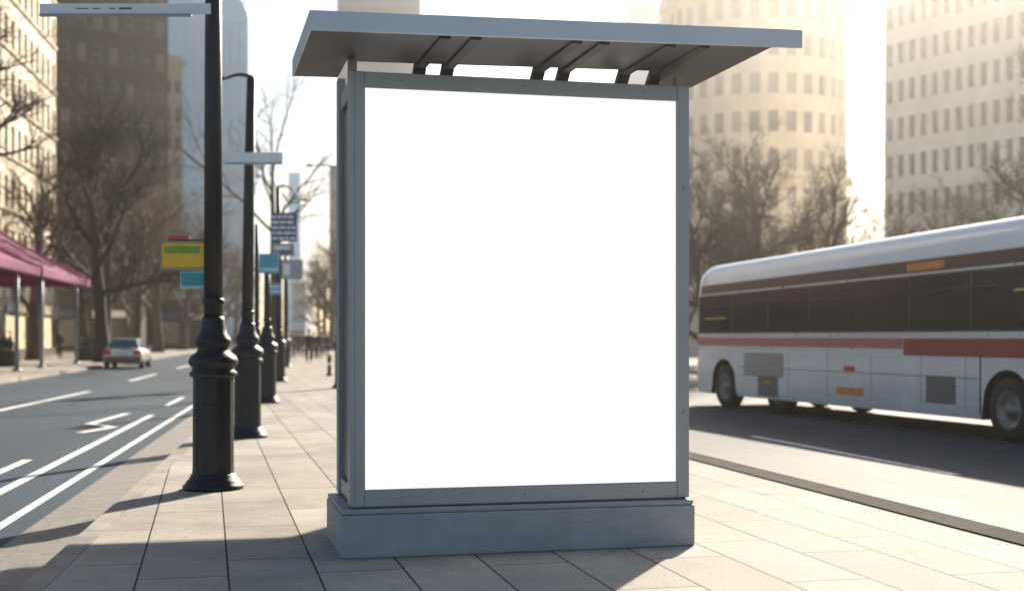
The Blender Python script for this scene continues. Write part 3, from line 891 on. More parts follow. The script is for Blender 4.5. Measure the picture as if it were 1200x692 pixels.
    for y in (1.1, 4.80):
        m = MB(); m.box(2.32, y - .04, .002, 2.40, y + .04, 2.499); m.build('shade_bay_post', M['metal'], t)
    m = MB(); m.box(2.34, 1.145, .10, 2.38, 4.755, 2.498); m.build('shade_bay_wall', M['metal_dark'], t)
    m = MB(); m.box(1.85, 1.5, .42, 2.28, 4.4, .47); m.box(1.9, 1.7, .002, 2.2, 1.76, .419); m.box(1.9, 4.1, .002, 2.2, 4.16, .419); m.build('shade_bay_bench', M['metal'], t)
    for ch in t.children:      # the roof is pitched a little
        if ch.name.split('.')[0] in ('roof_slab', 'fascia', 'end_fascia', 'roof_sheet'):
            for v in ch.data.vertices: v.co.z += .017 * (v.co.x + .262)
    return t
shelter()

# ------------------------------------------------------------------ street lamps
def post_profile(H, ped=1.08, s=1.0, top=True):
    return [(.29 * s, 0), (.295 * s, .035), (.27 * s, .05), (.262 * s, .075), (.235 * s, .10), (.215 * s, .14), (.205 * s, .155)], \
           [(.205 * s, .155), (.200 * s, .2), (.196 * s, ped)], \
           [(.196 * s, ped), (.225 * s, ped + .02), (.232 * s, ped + .05), (.205 * s, ped + .075), (.20 * s, ped + .10), (.235 * s, ped + .135), (.240 * s, ped + .17), (.215 * s, ped + .215),
            (.165 * s, ped + .25), (.145 * s, ped + .29), (.165 * s, ped + .32), (.178 * s, ped + .35), (.168 * s, ped + .385), (.135 * s, ped + .43), (.118 * s, ped + .5), (.11 * s, ped + .56), (.100 * s, ped + .60)]

def lamp_post(loc, H, label, arm=None, tilt=0.0, group='black street lamps along the walk', name='street_lamp', cat='street lamp', shaft_r=.093, s=1.0, ped=1.08):
    t = thing(name, label, cat, loc, 0, group)
    foot, pedp, col_ = post_profile(H, ped, s)
    m = MB(); m.lathe(foot, 20); m.build('foot', M['iron'], t)
    m = MB()
    n = 16      # fluted pedestal
    vs, fs = [], []
    prof = pedp
    for r, z in prof:
        for k in range(n * 2):
            a = math.pi * k / n
            rr = r * (1.0 if k % 2 == 0 else .985)
            vs.append((rr * math.cos(a), rr * math.sin(a), z))
    for i in range(len(prof) - 1):
        for k in range(2 * n):
            k2 = (k + 1) % (2 * n)
            fs.append((i * 2 * n + k, i * 2 * n + k2, (i + 1) * 2 * n + k2, (i + 1) * 2 * n + k))
    m.add(vs, fs)
    m.build('pedestal', M['iron'], t)
    m = MB(); m.box(-.055 * s, -.206 * s, .42, .055 * s, -.188 * s, .82); m.build('access_door', M['iron'], t, .006)
    m = MB(); m.lathe(col_, 20); m.build('collar', M['iron'], t)
    m = MB(); z0 = ped + .59
    m.tube([(0, 0, z0), (tilt * .3, 0, z0 + (H - z0) * .5), (tilt, 0, H)], [shaft_r, shaft_r * .93, shaft_r * .8], 16)
    for zz in (z0 + .12, ):
        m.lathe([(shaft_r * 1.0, zz), (shaft_r * 1.18, zz + .02), (shaft_r * 1.18, zz + .05), (shaft_r * 1.0, zz + .07)], 16)
    m.build('shaft', M['iron'], t)
    if arm:
        L_, sg, drop = arm[:3]; hs = arm[3] if len(arm) > 3 else 1.0
        m = MB()
        pts = [(tilt, 0, H - .12)] + [(tilt + sg * L_ * k / 8, 0, H + .02 + .10 * math.sin(math.pi * min(1, k / 8 * 1.1)) * L_ - drop * (k / 8) ** 2) for k in range(0, 9)]
        m.tube(pts, [shaft_r * .5] * 2 + [shaft_r * (.36 - .018 * k) for k in range(8)], 8)
        m.build('arm', M['iron'], t)
        e = pts[-1]
        m = MB()
        m.tube([(e[0] - sg * .06 * hs, 0, e[2] + .01), (e[0] + sg * .08 * hs, 0, e[2]), (e[0] + sg * .30 * hs, 0, e[2] - .03 * hs), (e[0] + sg * .42 * hs, 0, e[2] - .06 * hs)], [.02, .035, .04, .015], 10)
        m.build('lamp_head', M['iron'], t)
    return t
L1 = at(250, 12.83); L2 = at(290, 19.25); L3 = at(313, 28.9); L4 = at(327, 42); L5 = at(335, 61)
lamp_post(L1, 5.7, 'nearest and largest black lamp post with a fluted cast iron base', (.9, -1, .2))
lamp_post(L2, 5.25, 'second black lamp post, its arm curving left at the top', (.40, -1, .02, .25), tilt=.06, shaft_r=.085)
lamp_post(L3, 3.05, 'short black cast iron post carrying a teal street sign on top', None, name='sign_post', cat='sign post', group=None, shaft_r=.075)
lamp_post(L4, 6.2, 'black lamp post with a thin arm curving right against the white sky', (.75, 1, .42, .5), tilt=-.03, shaft_r=.10)
lamp_post(L5, 5.4, 'farthest black lamp post of the left row beside the walkers', (.7, -1, .3), shaft_r=.12)
p = at(301, 34); p.x = lx(34, -1.0) ; p.x = at(301, 34).x
lamp_post(p, 4.35, 'slim black post between the second lamp post and the teal sign post', None, group=None, name='slim_post', cat='post', shaft_r=.07, s=.8)
lamp_post(at(399, 37), 6.15, 'black lamp whose thin arm reaches left from behind the shelter', (.80, -1, -.10, .4), shaft_r=.06, s=.8)
lamp_post(at(397, 72), 5.35, 'far black lamp whose low arm reaches left from behind the shelter', (1.4, -1, -.1, .5), shaft_r=.07, s=.8)

# ------------------------------------------------------------------ signs
def blade(loc, x0, x1, z0, z1, y, label, mats_, marks=()):
    t = thing('street_sign', label, 'sign', (loc[0], loc[1] + y, z0))
    H = z1 - z0
    m = MB(); m.box(x0, -.012, 0, x1, .012, H); m.build('blade', mats_, t, .004)
    m = MB(); m.box(x0, -.022, -.022, x1, .022, -.001); m.build('lower_rail', M['sign_grey'], t)
    for a, b, c, d in marks:
        m = MB(); m.box(a, -.0145, c, b, -.0125, d); m.build('lettering', M['ink'], t)
    return t
k1 = 12.83 / F
t = blade(L1, (52 - 250) * k1, (228 - 250) * k1, EYE + (392 - 20) * k1, EYE + (392 - 8) * k1, -.115, 'long white street name blade fixed high on the nearest lamp post', M['white_sign'],
          [(-.88, -.76, .042, .060), (-1.30, -1.18, .045, .055), (-1.14, -1.06, .045, .055), (-.98, -.92, .045, .055)])
m = MB(); m.bar(((228 - 250) * k1, .0, .05), (.0, .0, .05), .02, .10); m.build('bracket', M['white_sign'], t)
k2 = 19.25 / F
t = blade(L2, (266 - 290) * k2, (333 - 290) * k2, EYE + (392 - 192) * k2, EYE + (392 - 180) * k2, -.12, 'pale grey street name blade on the second lamp post', M['white_sign'])
# coloured signs beside the first lamp
def panel_sign(px0, px1, py0, py1, d, label, build):
    k = d / F
    c = at((px0 + px1) / 2, d, py1)
    t = thing('street_sign', label, 'sign', c)
    build(t, (px1 - px0) * k, (py1 - py0) * k)
    return t
def b_yellow(t, W, H):
    m = MB(); m.box(-W / 2, 0, 0, W / 2, .03, H); m.build('panel', M['yellow'], t, .004)
    m = MB(); m.box(-W / 2 + .03, -.004, H * .58, W / 2 - .05, -.001, H - .035); m.build('green_band', M['green'], t)
    m = MB(); m.box(-W / 2 - .012, -.008, -.015, W / 2 + .012, .038, -.001); m.box(-W / 2 - .012, -.008, H + .001, W / 2 + .012, .038, H + .015)
    m.box(-W / 2 - .012, -.008, -.001, -W / 2 - .001, .038, H + .001); m.box(W / 2 + .001, -.008, -.001, W / 2 + .012, .038, H + .001); m.build('frame', M['sign_grey'], t)
    m = MB(); m.box(W / 2 + .0125, .0, H * .25, W / 2 + .09, .03, H * .33); m.box(W / 2 + .0125, .0, H * .7, W / 2 + .09, .03, H * .78); m.build('bracket', M['iron'], t)
panel_sign(189, 240, 284, 314, 12.86, 'yellow sign with a green upper band beside the nearest lamp post', b_yellow)
def b_red(t, W, H):
    m = MB(); m.box(-W / 2, 0, 0, W / 2, .025, H); m.build('panel', M['pinkred'], t, .003)
    m = MB(); m.bar((-W / 2, .012, -.012), (W / 2 + .2, .012, -.012), .02, .02); m.build('bracket', M['iron'], t)
panel_sign(197, 222, 276, 280.5, 12.86, 'small thin pink red plate just above the yellow sign', b_red)
def b_teal(t, W, H):
    m = MB(); m.box(-W / 2, 0, 0, W / 2, .025, H); m.build('panel', M['teal_light'], t, .003)
    m = MB(); m.box(-W / 2 + .012, -.004, H * .18, W / 2 - .012, -.001, H - .012); m.build('teal_field', M['teal'], t)
    m = MB()
    rg = random.Random(3)
    for k in range(5):
        x = -W / 2 + .035 + k * .038
        m.bar((x, -.006, H * .28), (x + rg.uniform(-.005, .012), -.006, H * rg.uniform(.6, .85)), .002, .010, up=(0, 1, 0))
    m.build('lettering', M['teal_light'], t)
    m = MB(); m.bar((W / 2, .012, H * .5), (W / 2 + .08, .012, H * .5), .02, .03); m.build('bracket', M['iron'], t)
panel_sign(211, 240, 318, 338, 12.86, 'small teal sign hanging below the yellow sign', b_teal)
def b_blue(t, W, H):
    m = MB(); m.box(-W / 2, 0, 0, W / 2, .04, H); m.build('panel', M['blue_sign'], t, .004)
    m = MB(); m.box(-W / 2 + .01, -.005, H * .1, W / 2 - .01, -.001, H * .28); m.build('pale_stripe', M['teal_light'], t)
    m = MB(); m.box(-.03, .041, -.02, .03, .09, H * .6); m.build('bracket', M['iron'], t)
panel_sign(304, 326, 297, 320, 28.7, 'teal blue street sign with a pale stripe on top of the short iron post', b_blue)
def b_stack(t, W, H):
    m = MB(); m.box(-W / 2, 0, 0, W / 2, .05, H); m.build('panel', M['navy'], t, .004)
    rg = random.Random(9)
    for k in range(5):
        z = H * (.07 + .185 * k); x = -W / 2 + .05
        while x < W / 2 - .12:
            w_ = rg.uniform(.10, .26); x1 = min(x + w_, W / 2 - .05)
            m = MB(); m.box(x, -.005, z, x1, -.001, z + H * .085); m.build('lettering', M['white_sign'], t)
            x = x1 + .04
    m = MB(); m.box(-W * .25, .051, H * .2, -W * .15, .12, H * .8); m.build('bracket', M['iron'], t)
panel_sign(317, 348, 249, 283, 41.75, 'stacked blue direction sign with five white lines of lettering on the thin armed lamp post', b_stack)
def b_plain(t, W, H):
    m = MB(); m.box(-W / 2, 0, 0, W / 2, .04, H); m.build('panel', M['sign_grey'], t, .004)
    m = MB(); m.box(-W * .40, -.005, H * .55, W * .3, -.001, H * .78); m.build('lettering', M['white_sign'], t)
    m = MB(); m.box(-W * .2, -.005, H * .2, W * .42, -.001, H * .38); m.build('lettering', M['ink'], t)
    m = MB(); m.box(-W * .2, .041, H * .3, -W * .1, .11, H * .7); m.build('bracket', M['iron'], t)
panel_sign(319, 345, 285, 300, 41.75, 'grey sign plate with a dark line just below the stacked blue direction sign', b_plain)
def b_small(t, W, H):
    m = MB(); m.box(-W / 2, 0, 0, W / 2, .03, H); m.build('panel', M['blue_sign'], t)
    for k in range(2):
        m = MB(); m.box(-W / 2 + .03, -.005, H * (.2 + .4 * k), W / 2 - .03, -.001, H * (.33 + .4 * k)); m.build('lettering', M['white_sign'], t)
    m = MB(); m.box(-.04, .031, H * .3, .04, .08, H * .7); m.build('bracket', M['iron'], t)
panel_sign(316, 329, 331, 345, 41.7, 'small blue sign with white lines low on the lamp post behind the teal sign', b_small)
def b_grey(t, W, H):
    m = MB(); m.box(-W / 2, 0, 0, W / 2, .04, H); m.build('panel', M['tower_grey'], t, .004)
    m = MB(); m.box(-W * .42, -.005, H * .2, -W * .1, -.001, H * .8); m.build('lettering', M['white_sign'], t)
    m = MB(); m.bar((-W / 2 - .05, .02, H * .5), (-W / 2, .02, H * .5), .03, .05); m.build('bracket', M['iron'], t)
panel_sign(330, 355, 304, 327, 41.8, 'grey sign board sticking out right of the thin armed lamp post', b_grey)

# ------------------------------------------------------------------ bus
def wheel(parent, x, y, r, wd, out):
    "wheel with its axle along local y, outer face towards out (+1/-1)"
    m = MB()
    prof = [(r * .62, -wd / 2), (r * .9, -wd / 2), (r * .985, -wd * .38), (r, -wd * .25), (r, wd * .25), (r * .985, wd * .38), (r * .9, wd / 2), (r * .62, wd / 2)]
    n = 28
    vs, fs = [], []
    for rr, yy in prof:
        for k in range(n):
            a = 2 * math.pi * k / n
            vs.append((x + rr * math.cos(a), y + yy, r + rr * math.sin(a)))
    for i in range(len(prof) - 1):
        for k in range(n):
            k2 = (k + 1) % n
            fs.append((i * n + k, (i + 1) * n + k, (i + 1) * n + k2, i * n + k2))
    m.add(vs, fs, 0, True)
    w_ = m.build('wheel', M['tyre'], parent)
    m = MB()
    y0 = y + out * wd * .40
    prof = [(r * .63, 0), (r * .60, .02), (r * .50, -.06), (r * .25, -.07), (r * .22, .0), (r * .14, .03), (r * .02, .03)]
    vs, fs = [], []
    for rr, yy in prof:
        for k in range(n):
            a = 2 * math.pi * k / n
            vs.append((x + rr * math.cos(a), y0 + out * yy, r + rr * math.sin(a)))
    for i in range(len(prof) - 1):
        for k in range(n):
            k2 = (k + 1) % n
            fs.append((i * n + k, i * n + k2, (i + 1) * n + k2, (i + 1) * n + k))
    m.add(vs, fs, 0, True)
    m.build('rim', M['rim'], w_)

def bus():
    rear = Vector((4.67, 29.0)); front = Vector((7.46, 19.8))
    d = (front - rear); wb = d.length; d.normalize()
    rz = math.atan2(d.y, d.x)            # local +x = towards the front of the bus, visible side = local -y
    t = thing('city_bus', 'white city bus with a red stripe, dark windows and orange lamps on the right road', 'bus', (rear.x, rear.y, ROAD), rz)
    # visible (near) side lies at local y = 0 ; body spans y 0 .. 2.55
    XR, XF, Wd = -1.62, wb + 2.75, 2.55
    zs0, zw0, zw1, zr0, H = .30, 1.63, 2.60, 2.86, 3.32
    # shell cross-section (y, z), from near skirt up over the roof to the far skirt
    def section(ins, zc=0.0):
        pts = [(0.03, zs0), (0.0, zs0 + .12), (0.0, zw0), (0.03, zw1), (.06, zr0)]
        pts += [(.06 + .30 * (1 - math.cos(a)), zr0 + (H - zr0) * math.sin(a)) for a in [math.pi / 2 * k / 6 for k in range(1, 7)]]
        far = [(Wd - y, z) for y, z in reversed(pts)]
        pts = pts + far
        cy, cz = Wd / 2, 1.6
        return [(cy + (y - cy) * (1 - ins), (z if z < 1.0 else z - (z - 1.0) * zc)) for y, z in pts]
    xs = [(XR, .20, .13), (XR + .05, .10, .07), (XR + .16, .045, .035), (XR + .38, .012, .012), (XR + .7, 0, 0), (-.62, 0, 0), (.62, 0, 0), (2.6, 0, 0), (5, 0, 0), (wb - .66, 0, 0), (wb + .66, 0, 0), (XF - .7, 0, 0), (XF - .35, .02, .01), (XF - .1, .06, .03), (XF, .12, .06)]
    secs = [[(x, y, z) for y, z in section(i, c)] for x, i, c in xs]
    n = len(secs[0])
    m = MB()
    # wheel arches are cut out by building the lower panel separately: shell starts at the arch top
    ARCH = 1.10
    flat = []
    for s in secs:
        row = []
        for (x, y, z) in s: row.append((x, y, z))
        flat.append(row)
    def lo(i, k):        # lift skirt over the arches
        return flat[i][k]
    idx = []
    for row in flat: idx += row
    fs = []
    sm_roof = []
    for i in range(len(xs) - 1):
        mid = (xs[i][0] + xs[i + 1][0]) / 2
        for k in range(n - 1):
            arch = (abs(mid) < .5 or abs(mid - wb) < .5)
            if arch and (k in (0, 1) or k in (n - 2, n - 3)): continue
            fs.append((i * n + k, (i + 1) * n + k, (i + 1) * n + k + 1, i * n + k + 1))
    roof_f = [f for f in fs if 4 <= (f[0] % n) <= n - 6]
    body_f = [f for f in fs if not (4 <= (f[0] % n) <= n - 6)]
    m.add(idx, body_f, 0, True)
    last = (len(xs) - 1) * n
    m.add([idx[k] for k in range(n)], [tuple(range(n))]); m.add(idx[last:last + n], [tuple(range(n - 1, -1, -1))])
    # arch panels: filler above the wheel with a round cut
    for cx in (0, wb):
        for yy, flip in ((0.0, 1), (Wd, -1)):
            N = 16; ra = .60
            a0, a1 = cx - .62, cx + .62
            top = zw0
            for k in range(N):
                xa, xb = a0 + (a1 - a0) * k / N, a0 + (a1 - a0) * (k + 1) / N
                def cut(x):
                    u = abs(x - cx)
                    return max(zs0 + .02, .49 + math.sqrt(max(0, ra * ra - u * u))) if u < ra else zs0
                q = [(xa, yy, cut(xa)), (xb, yy, cut(xb)), (xb, yy, top), (xa, yy, top)]
                m.face(q if flip > 0 else q[::-1])
                # inner lip
                q = [(xa, yy, cut(xa)), (xa, yy + flip * .5, cut(xa)), (xb, yy + flip * .5, cut(xb)), (xb, yy, cut(xb))]
                m.face(q, 1)
    # underside and wheel-well backs
    m.box(XR + .3, .5, zs0 - .02, XF - .3, Wd - .5, zs0 + .3, 1)
    for cx in (0, wb):
        m.box(cx - .62, .5, zs0 + .3, cx + .62, .54, 1.2, 1)
    body = m.build('body', [M['bus_white'], M['bus_seal']], t)
    m = MB(); m.add(idx, roof_f, 0, True); m.build('roof', M['bus_roof'], t)
    def yside(z):                     # near side surface (leans in above the window line)
        if z < zw0: return 0.0
        if z < zw1: return .03 * (z - zw0) / (zw1 - zw0)
        return .03 + .03 * (z - zw1) / (zr0 - zw1)
    def side_panel(name, x0, x1, z0, z1, out, material, parent=t, far=True):
        th = .012
        for mirror in ((1, 0) if far else (0,)):
            m = MB()
            ya, yb = yside(z0) - out, yside(z1) - out
            vs = [(x0, ya, z0), (x1, ya, z0), (x1, yb, z1), (x0, yb, z1), (x0, ya + th, z0), (x1, ya + th, z0), (x1, yb + th, z1), (x0, yb + th, z1)]
            f = [(0, 1, 2, 3), (7, 6, 5, 4), (0, 4, 5, 1), (1, 5, 6, 2), (2, 6, 7, 3), (3, 7, 4, 0)]
            if mirror:
                vs = [(x, Wd - y, z) for x, y, z in vs]; f = [q[::-1] for q in f]
            m.add(vs, f)
            o = m.build(name, material, parent)
        return o
    # glass band, panes, pillars
    glass_x0, glass_x1 = XR + .32, XF - .30
    side_panel('window_band', glass_x0, glass_x1, zw0 + .03, zw1 - .02, .004, M['bus_seal'])
    nb = 8; s = (glass_x1 - glass_x0) / nb
    for k in range(nb):
        side_panel('window', glass_x0 + k * s + .035, glass_x0 + (k + 1) * s - .035, zw0 + .07, zw1 - .06, .008, M['bus_glass'])
        m = MB(); x0 = glass_x0 + k * s + .06; ym = yside(2.3) - .0125
        m.bar((x0, ym, 2.33), (x0 + s - .12, ym, 2.33), .006, .02); m.build('window_bar', M['bus_seal'], t)
    # livery
    side_panel('cove_panel', XR + .40, wb + 1.0, zw1 + .02, zr0 - .03, .004, M['bus_maroon'])
    side_panel('trim_strip', XR + .36, wb + 1.2, zw1 - .012, zw1 + .012, .007, M['chrome'])
    side_panel('front_cove', wb + 1.02, XF - .2, zw1 + .02, zr0 + .0, .005, M['bus_glass'])
    side_panel('trim_strip', XR + .3, XF - .25, zw0 - .035, zw0 + .02, .007, M['chrome'])
    side_panel('red_stripe', 6.9, XF - .25, 1.27, 1.56, .005, M['bus_red'])
    side_panel('pale_stripe', XR + .3, 6.88, 1.38, 1.56, .004, M['bus_pink'])
    side_panel('stripe_edge', XR + .3, 6.88, 1.345, 1.372, .005, M['chrome'])
    # panel seams, grille, hatches, lamps
    for x in (2.9, 4.4, 5.9, 7.4, 8.6):
        side_panel('panel_seam', x, x + .012, zs0 + .14, 1.26, .0015, M['bus_seal'])
    side_panel('panel_seam', .68, wb - .7, .93, .942, .0015, M['bus_seal'])
    m = MB()
    for k in range(9):
        z = .78 + k * .055
        m.bar((1.0, -.008, z), (2.7, -.008, z), .016, .03)
    m.build('grille', M['grey_vent'], t)
    side_panel('skirt_flap', 1.62, 2.48, .36, .76, .006, M['grey_vent'], far=False)
    side_panel('side_marker', 5.0, 5.35, .955, 1.05, .012, M['redlens'], far=False)
    side_panel('side_reflector', 4.75, 5.65, .52, .66, .010, M['amber'], far=False)
    side_panel('side_marker', 1.9, 2.15, .62, .68, .014, M['amber'], far=False)
    side_panel('destination_lamp', 6.95, 8.0, zw1 + .06, zr0 - .08, .012, M['amber'], far=False)
    side_panel('fuel_hatch', 7.55, 8.35, .50, .95, .004, M['grey_vent'], far=False)
    # yellow grab rails seen at the glass, front windscreen, mirrors, lights
    for x0, x1, z in ((-.95, .1, 2.02), (wb + .15, wb + 1.5, 2.24), (wb + .4, wb + 1.6, 2.44)):
        m = MB(); m.bar((x0, yside(z) - .016, z), (x1, yside(z) - .016, z), .008, .028); m.build('grab_rail', M['pole_yellow'], t)
    m = MB(); m.box(XF - .02, .32, 1.35, XF + .02, Wd - .32, 2.85); m.build('windscreen', M['bus_glass'], t, .01)
    for y in (.42, Wd - .42):
        m = MB(); m.box(XF - .02, y - .18, .65, XF + .03, y + .18, .9); m.build('headlight', M['chrome'], t, .02)
    for y in (.38, Wd - .38):
        m = MB(); m.box(XR - .03, y - .12, .9, XR + .04, y + .12, 1.4); m.build('tail_light', M['redlens'], t, .02)
    m = MB(); m.box(XR - .03, .55, 1.7, XR + .04, Wd - .55, 2.5); m.build('rear_window', M['bus_glass'], t, .02)
    m = MB(); m.tube([(XF - .1, .1, 2.7), (XF + .2, -.1, 2.72), (XF + .3, -.2, 2.6)], .025, 8); m.obox((XF + .3, -.22, 2.35), (.07, 0, 0), (0, .12, 0), (0, 0, .22)); m.build('mirror', M['bus_seal'], t)
    for x in (0, wb):
        for y, o in ((.16, -1), (Wd - .16, 1)):
            wheel(t, x, y, .49, .30, o)
    for y, o in ((.34, -1), (Wd - .34, 1)):
        wheel(t, 2.05, y, .49, .30, o)
    # the roof line climbs gently towards the front
    done = set()
    for ch in t.children:
        if ch.data.name in done: continue
        done.add(ch.data.name)
        for v in ch.data.vertices:
            f = min(1, max(0, (v.co.z - 1.5) / 1.6))
            v.co.z += .021 * (v.co.x - 4.6) * f
bus()

# ------------------------------------------------------------------ cars
def car(loc, rz, paint, lower, label, group=None, name='parked_car'):
    "rear of the car at local y = 0, car points to +y"
    t = thing(name, label, 'car', loc, rz, group)
    Wd, L_, H = 1.82, 4.3, 1.46
    hw = Wd / 2
    st = [(0, .36, .62, .86, .90), (.06, .28, .64, .93, .97), (.35, .24, .66, .97, 1.0), (1.2, .24, .66, .95, 1.0), (2.6, .24, .66, .93, 1.0), (3.4, .25, .66, .88, .98), (4.05, .28, .62, .76, .92), (4.3, .36, .55, .66, .82)]
    m = MB(); vs, fs = [], []
    for y, zb, zm, zt, k in st:
        vs += [(-hw * .90 * k, y, zb), (-hw * k, y, zb + .16), (-hw * k, y, zm), (-hw * .93 * k, y, zt), (0, y, zt + .03), (hw * .93 * k, y, zt), (hw * k, y, zm), (hw * k, y, zb + .16), (hw * .90 * k, y, zb)]
    n = 9
    for i in range(len(st) - 1):
        for k in range(n):
            k2 = (k + 1) % n
            fs.append((i * n + k, i * n + k2, (i + 1) * n + k2, (i + 1) * n + k))
    m.add(vs, fs, 0, True)
    m.add(vs[:n], [tuple(range(n))]); m.add(vs[-n:], [tuple(range(n - 1, -1, -1))])
    m.build('body', lower, t)
    # cabin
    ring0 = [(-hw * .86, .28, .955), (hw * .86, .28, .955), (hw * .86, 3.05, .925), (-hw * .86, 3.05, .925)]
    ring1 = [(-hw * .68, .75, H - .06), (hw * .68, .75, H - .06), (hw * .68, 2.2, H - .05), (-hw * .68, 2.2, H - .05)]
    m = MB(); m.add(ring0 + ring1, [(0, 1, 5, 4), (1, 2, 6, 5), (2, 3, 7, 6), (3, 0, 4, 7), (4, 5, 6, 7)]); m.build('cabin', paint, t, .03, 3)
    m = MB(); m.add([(-hw * .69, .70, H - .055), (hw * .69, .70, H - .055), (hw * .69, 2.25, H - .045), (-hw * .69, 2.25, H - .045), (-hw * .55, .9, H), (hw * .55, .9, H), (hw * .55, 2.05, H), (-hw * .55, 2.05, H)],
                    [(0, 1, 5, 4), (1, 2, 6, 5), (2, 3, 7, 6), (3, 0, 4, 7), (4, 5, 6, 7)]); m.build('roof', paint, t, .02)
    def pane(a, b, c, d, nm, out):
        m = MB(); o = Vector(out) * .012
        pts = [Vector(a) + o, Vector(b) + o, Vector(c) + o, Vector(d) + o]
        m.face(pts); ob = m.build(nm, M['car_glass'], t); so = ob.modifiers.new('glass', 'SOLIDIFY'); so.thickness = .008
    pane((-hw * .74, .32, 1.0), (hw * .74, .32, 1.0), (hw * .60, .70, H - .10), (-hw * .60, .70, H - .10), 'rear_window', (0, -.75, .66))
    pane((-hw * .74, 2.98, .98), (hw * .74, 2.98, .98), (hw * .60, 2.27, H - .10), (-hw * .60, 2.27, H - .10), 'windscreen', (0, .75, .66))
    for sx in (-1, 1):
        pane((sx * hw * .845, .55, 1.0), (sx * hw * .845, 2.75, .98), (sx * hw * .70, 2.12, H - .10), (sx * hw * .70, .85, H - .10), 'side_window', (sx * .95, 0, .3))
        m = MB(); m.box(min(sx * .52, sx * .86), -.025, .66, max(sx * .52, sx * .88), .08, .90); m.build('tail_light', M['redlens'], t, .02)
        m = MB(); m.box(min(sx * .46, sx * .72), 4.22, .54, max(sx * .46, sx * .72), 4.32, .68); m.build('headlight', M['chrome'], t, .02)
        m = MB(); m.obox((sx * (hw + .07), 2.75, 1.0), (.09, 0, 0), (0, .05, 0), (0, 0, .06)); m.build('mirror', paint, t, .02)
    m = MB(); m.box(-hw * .90, -.06, .30, hw * .90, .04, .60); m.build('bumper', M['car_maroon'], t, .03)
    m = MB(); m.box(-.26, -.035, .66, .26, -.018, .78); m.build('number_plate', M['plate'], t)
    m = MB(); m.box(-.5, -.02, .80, .5, .01, .85); m.build('boot_trim', M['chrome'], t)
    for sx in (-1, 1):
        for y in (.82, 3.42):
            g = bpy.data.objects.new('wheel_pivot', None)
            bpy.data.objects.remove(g)
            wm = MB()
            r, wd = .32, .22
            x = sx * (hw - .10)
            prof = [(r * .6, -wd / 2), (r * .92, -wd / 2), (r, -wd * .3), (r, wd * .3), (r * .92, wd / 2), (r * .6, wd / 2)]
            vs, fs = [], []; n = 20
            for rr, xx in prof:
                for k in range(n):
                    a = 2 * math.pi * k / n
                    vs.append((x + xx, y + rr * math.cos(a), r + rr * math.sin(a)))
            for i in range(len(prof) - 1):
                for k in range(n):
                    k2 = (k + 1) % n
                    fs.append((i * n + k, i * n + k2, (i + 1) * n + k2, (i + 1) * n + k))
            wm.add(vs, fs, 0, True); wo = wm.build('wheel', M['tyre'], t)
            m = MB(); m.tube([(x - wd * .42, y, r), (x + wd * .42, y, r)], r * .62, 16); m.build('rim', M['rim'], wo)
    return t
cz = R(8.9)
car((at(143, 62).x, 62, ROAD), cz, M['car_silver'], M['car_silver'], 'small silver car with red tail lights and dark red bumper on the left road', name='hatchback_car')

# ------------------------------------------------------------------ people
def skin_mesh(chains, sub=1):
    "chains: list of (points, radii, parent_index or None); returns an evaluated mesh grown by a Skin modifier"
    vs, es, rs = [], [], []
    for pts, rad, link in chains:
        base = len(vs)
        vs += pts; rs += rad
        es += [(base + i, base + i + 1) for i in range(len(pts) - 1)]
        if link is not None: es.append((link, base))
    me = bpy.data.meshes.new('skin_tmp'); me.from_pydata(vs, es, []); me.update()
    o = bpy.data.objects.new('skin_tmp', me); COL.objects.link(o)
    o.modifiers.new('s', 'SKIN')
    for i, r in enumerate(rs):
        me.skin_vertices[0].data[i].radius = (r, r) if not isinstance(r, tuple) else r
    me.skin_vertices[0].data[0].use_root = True
    if sub:
        s = o.modifiers.new('b', 'SUBSURF'); s.levels = sub; s.render_levels = sub
    dg = bpy.context.evaluated_depsgraph_get()
    out = bpy.data.meshes.new_from_object(o.evaluated_get(dg))
    bpy.data.objects.remove(o); bpy.data.meshes.remove(me)
    for p in out.polygons: p.use_smooth = True
    return out

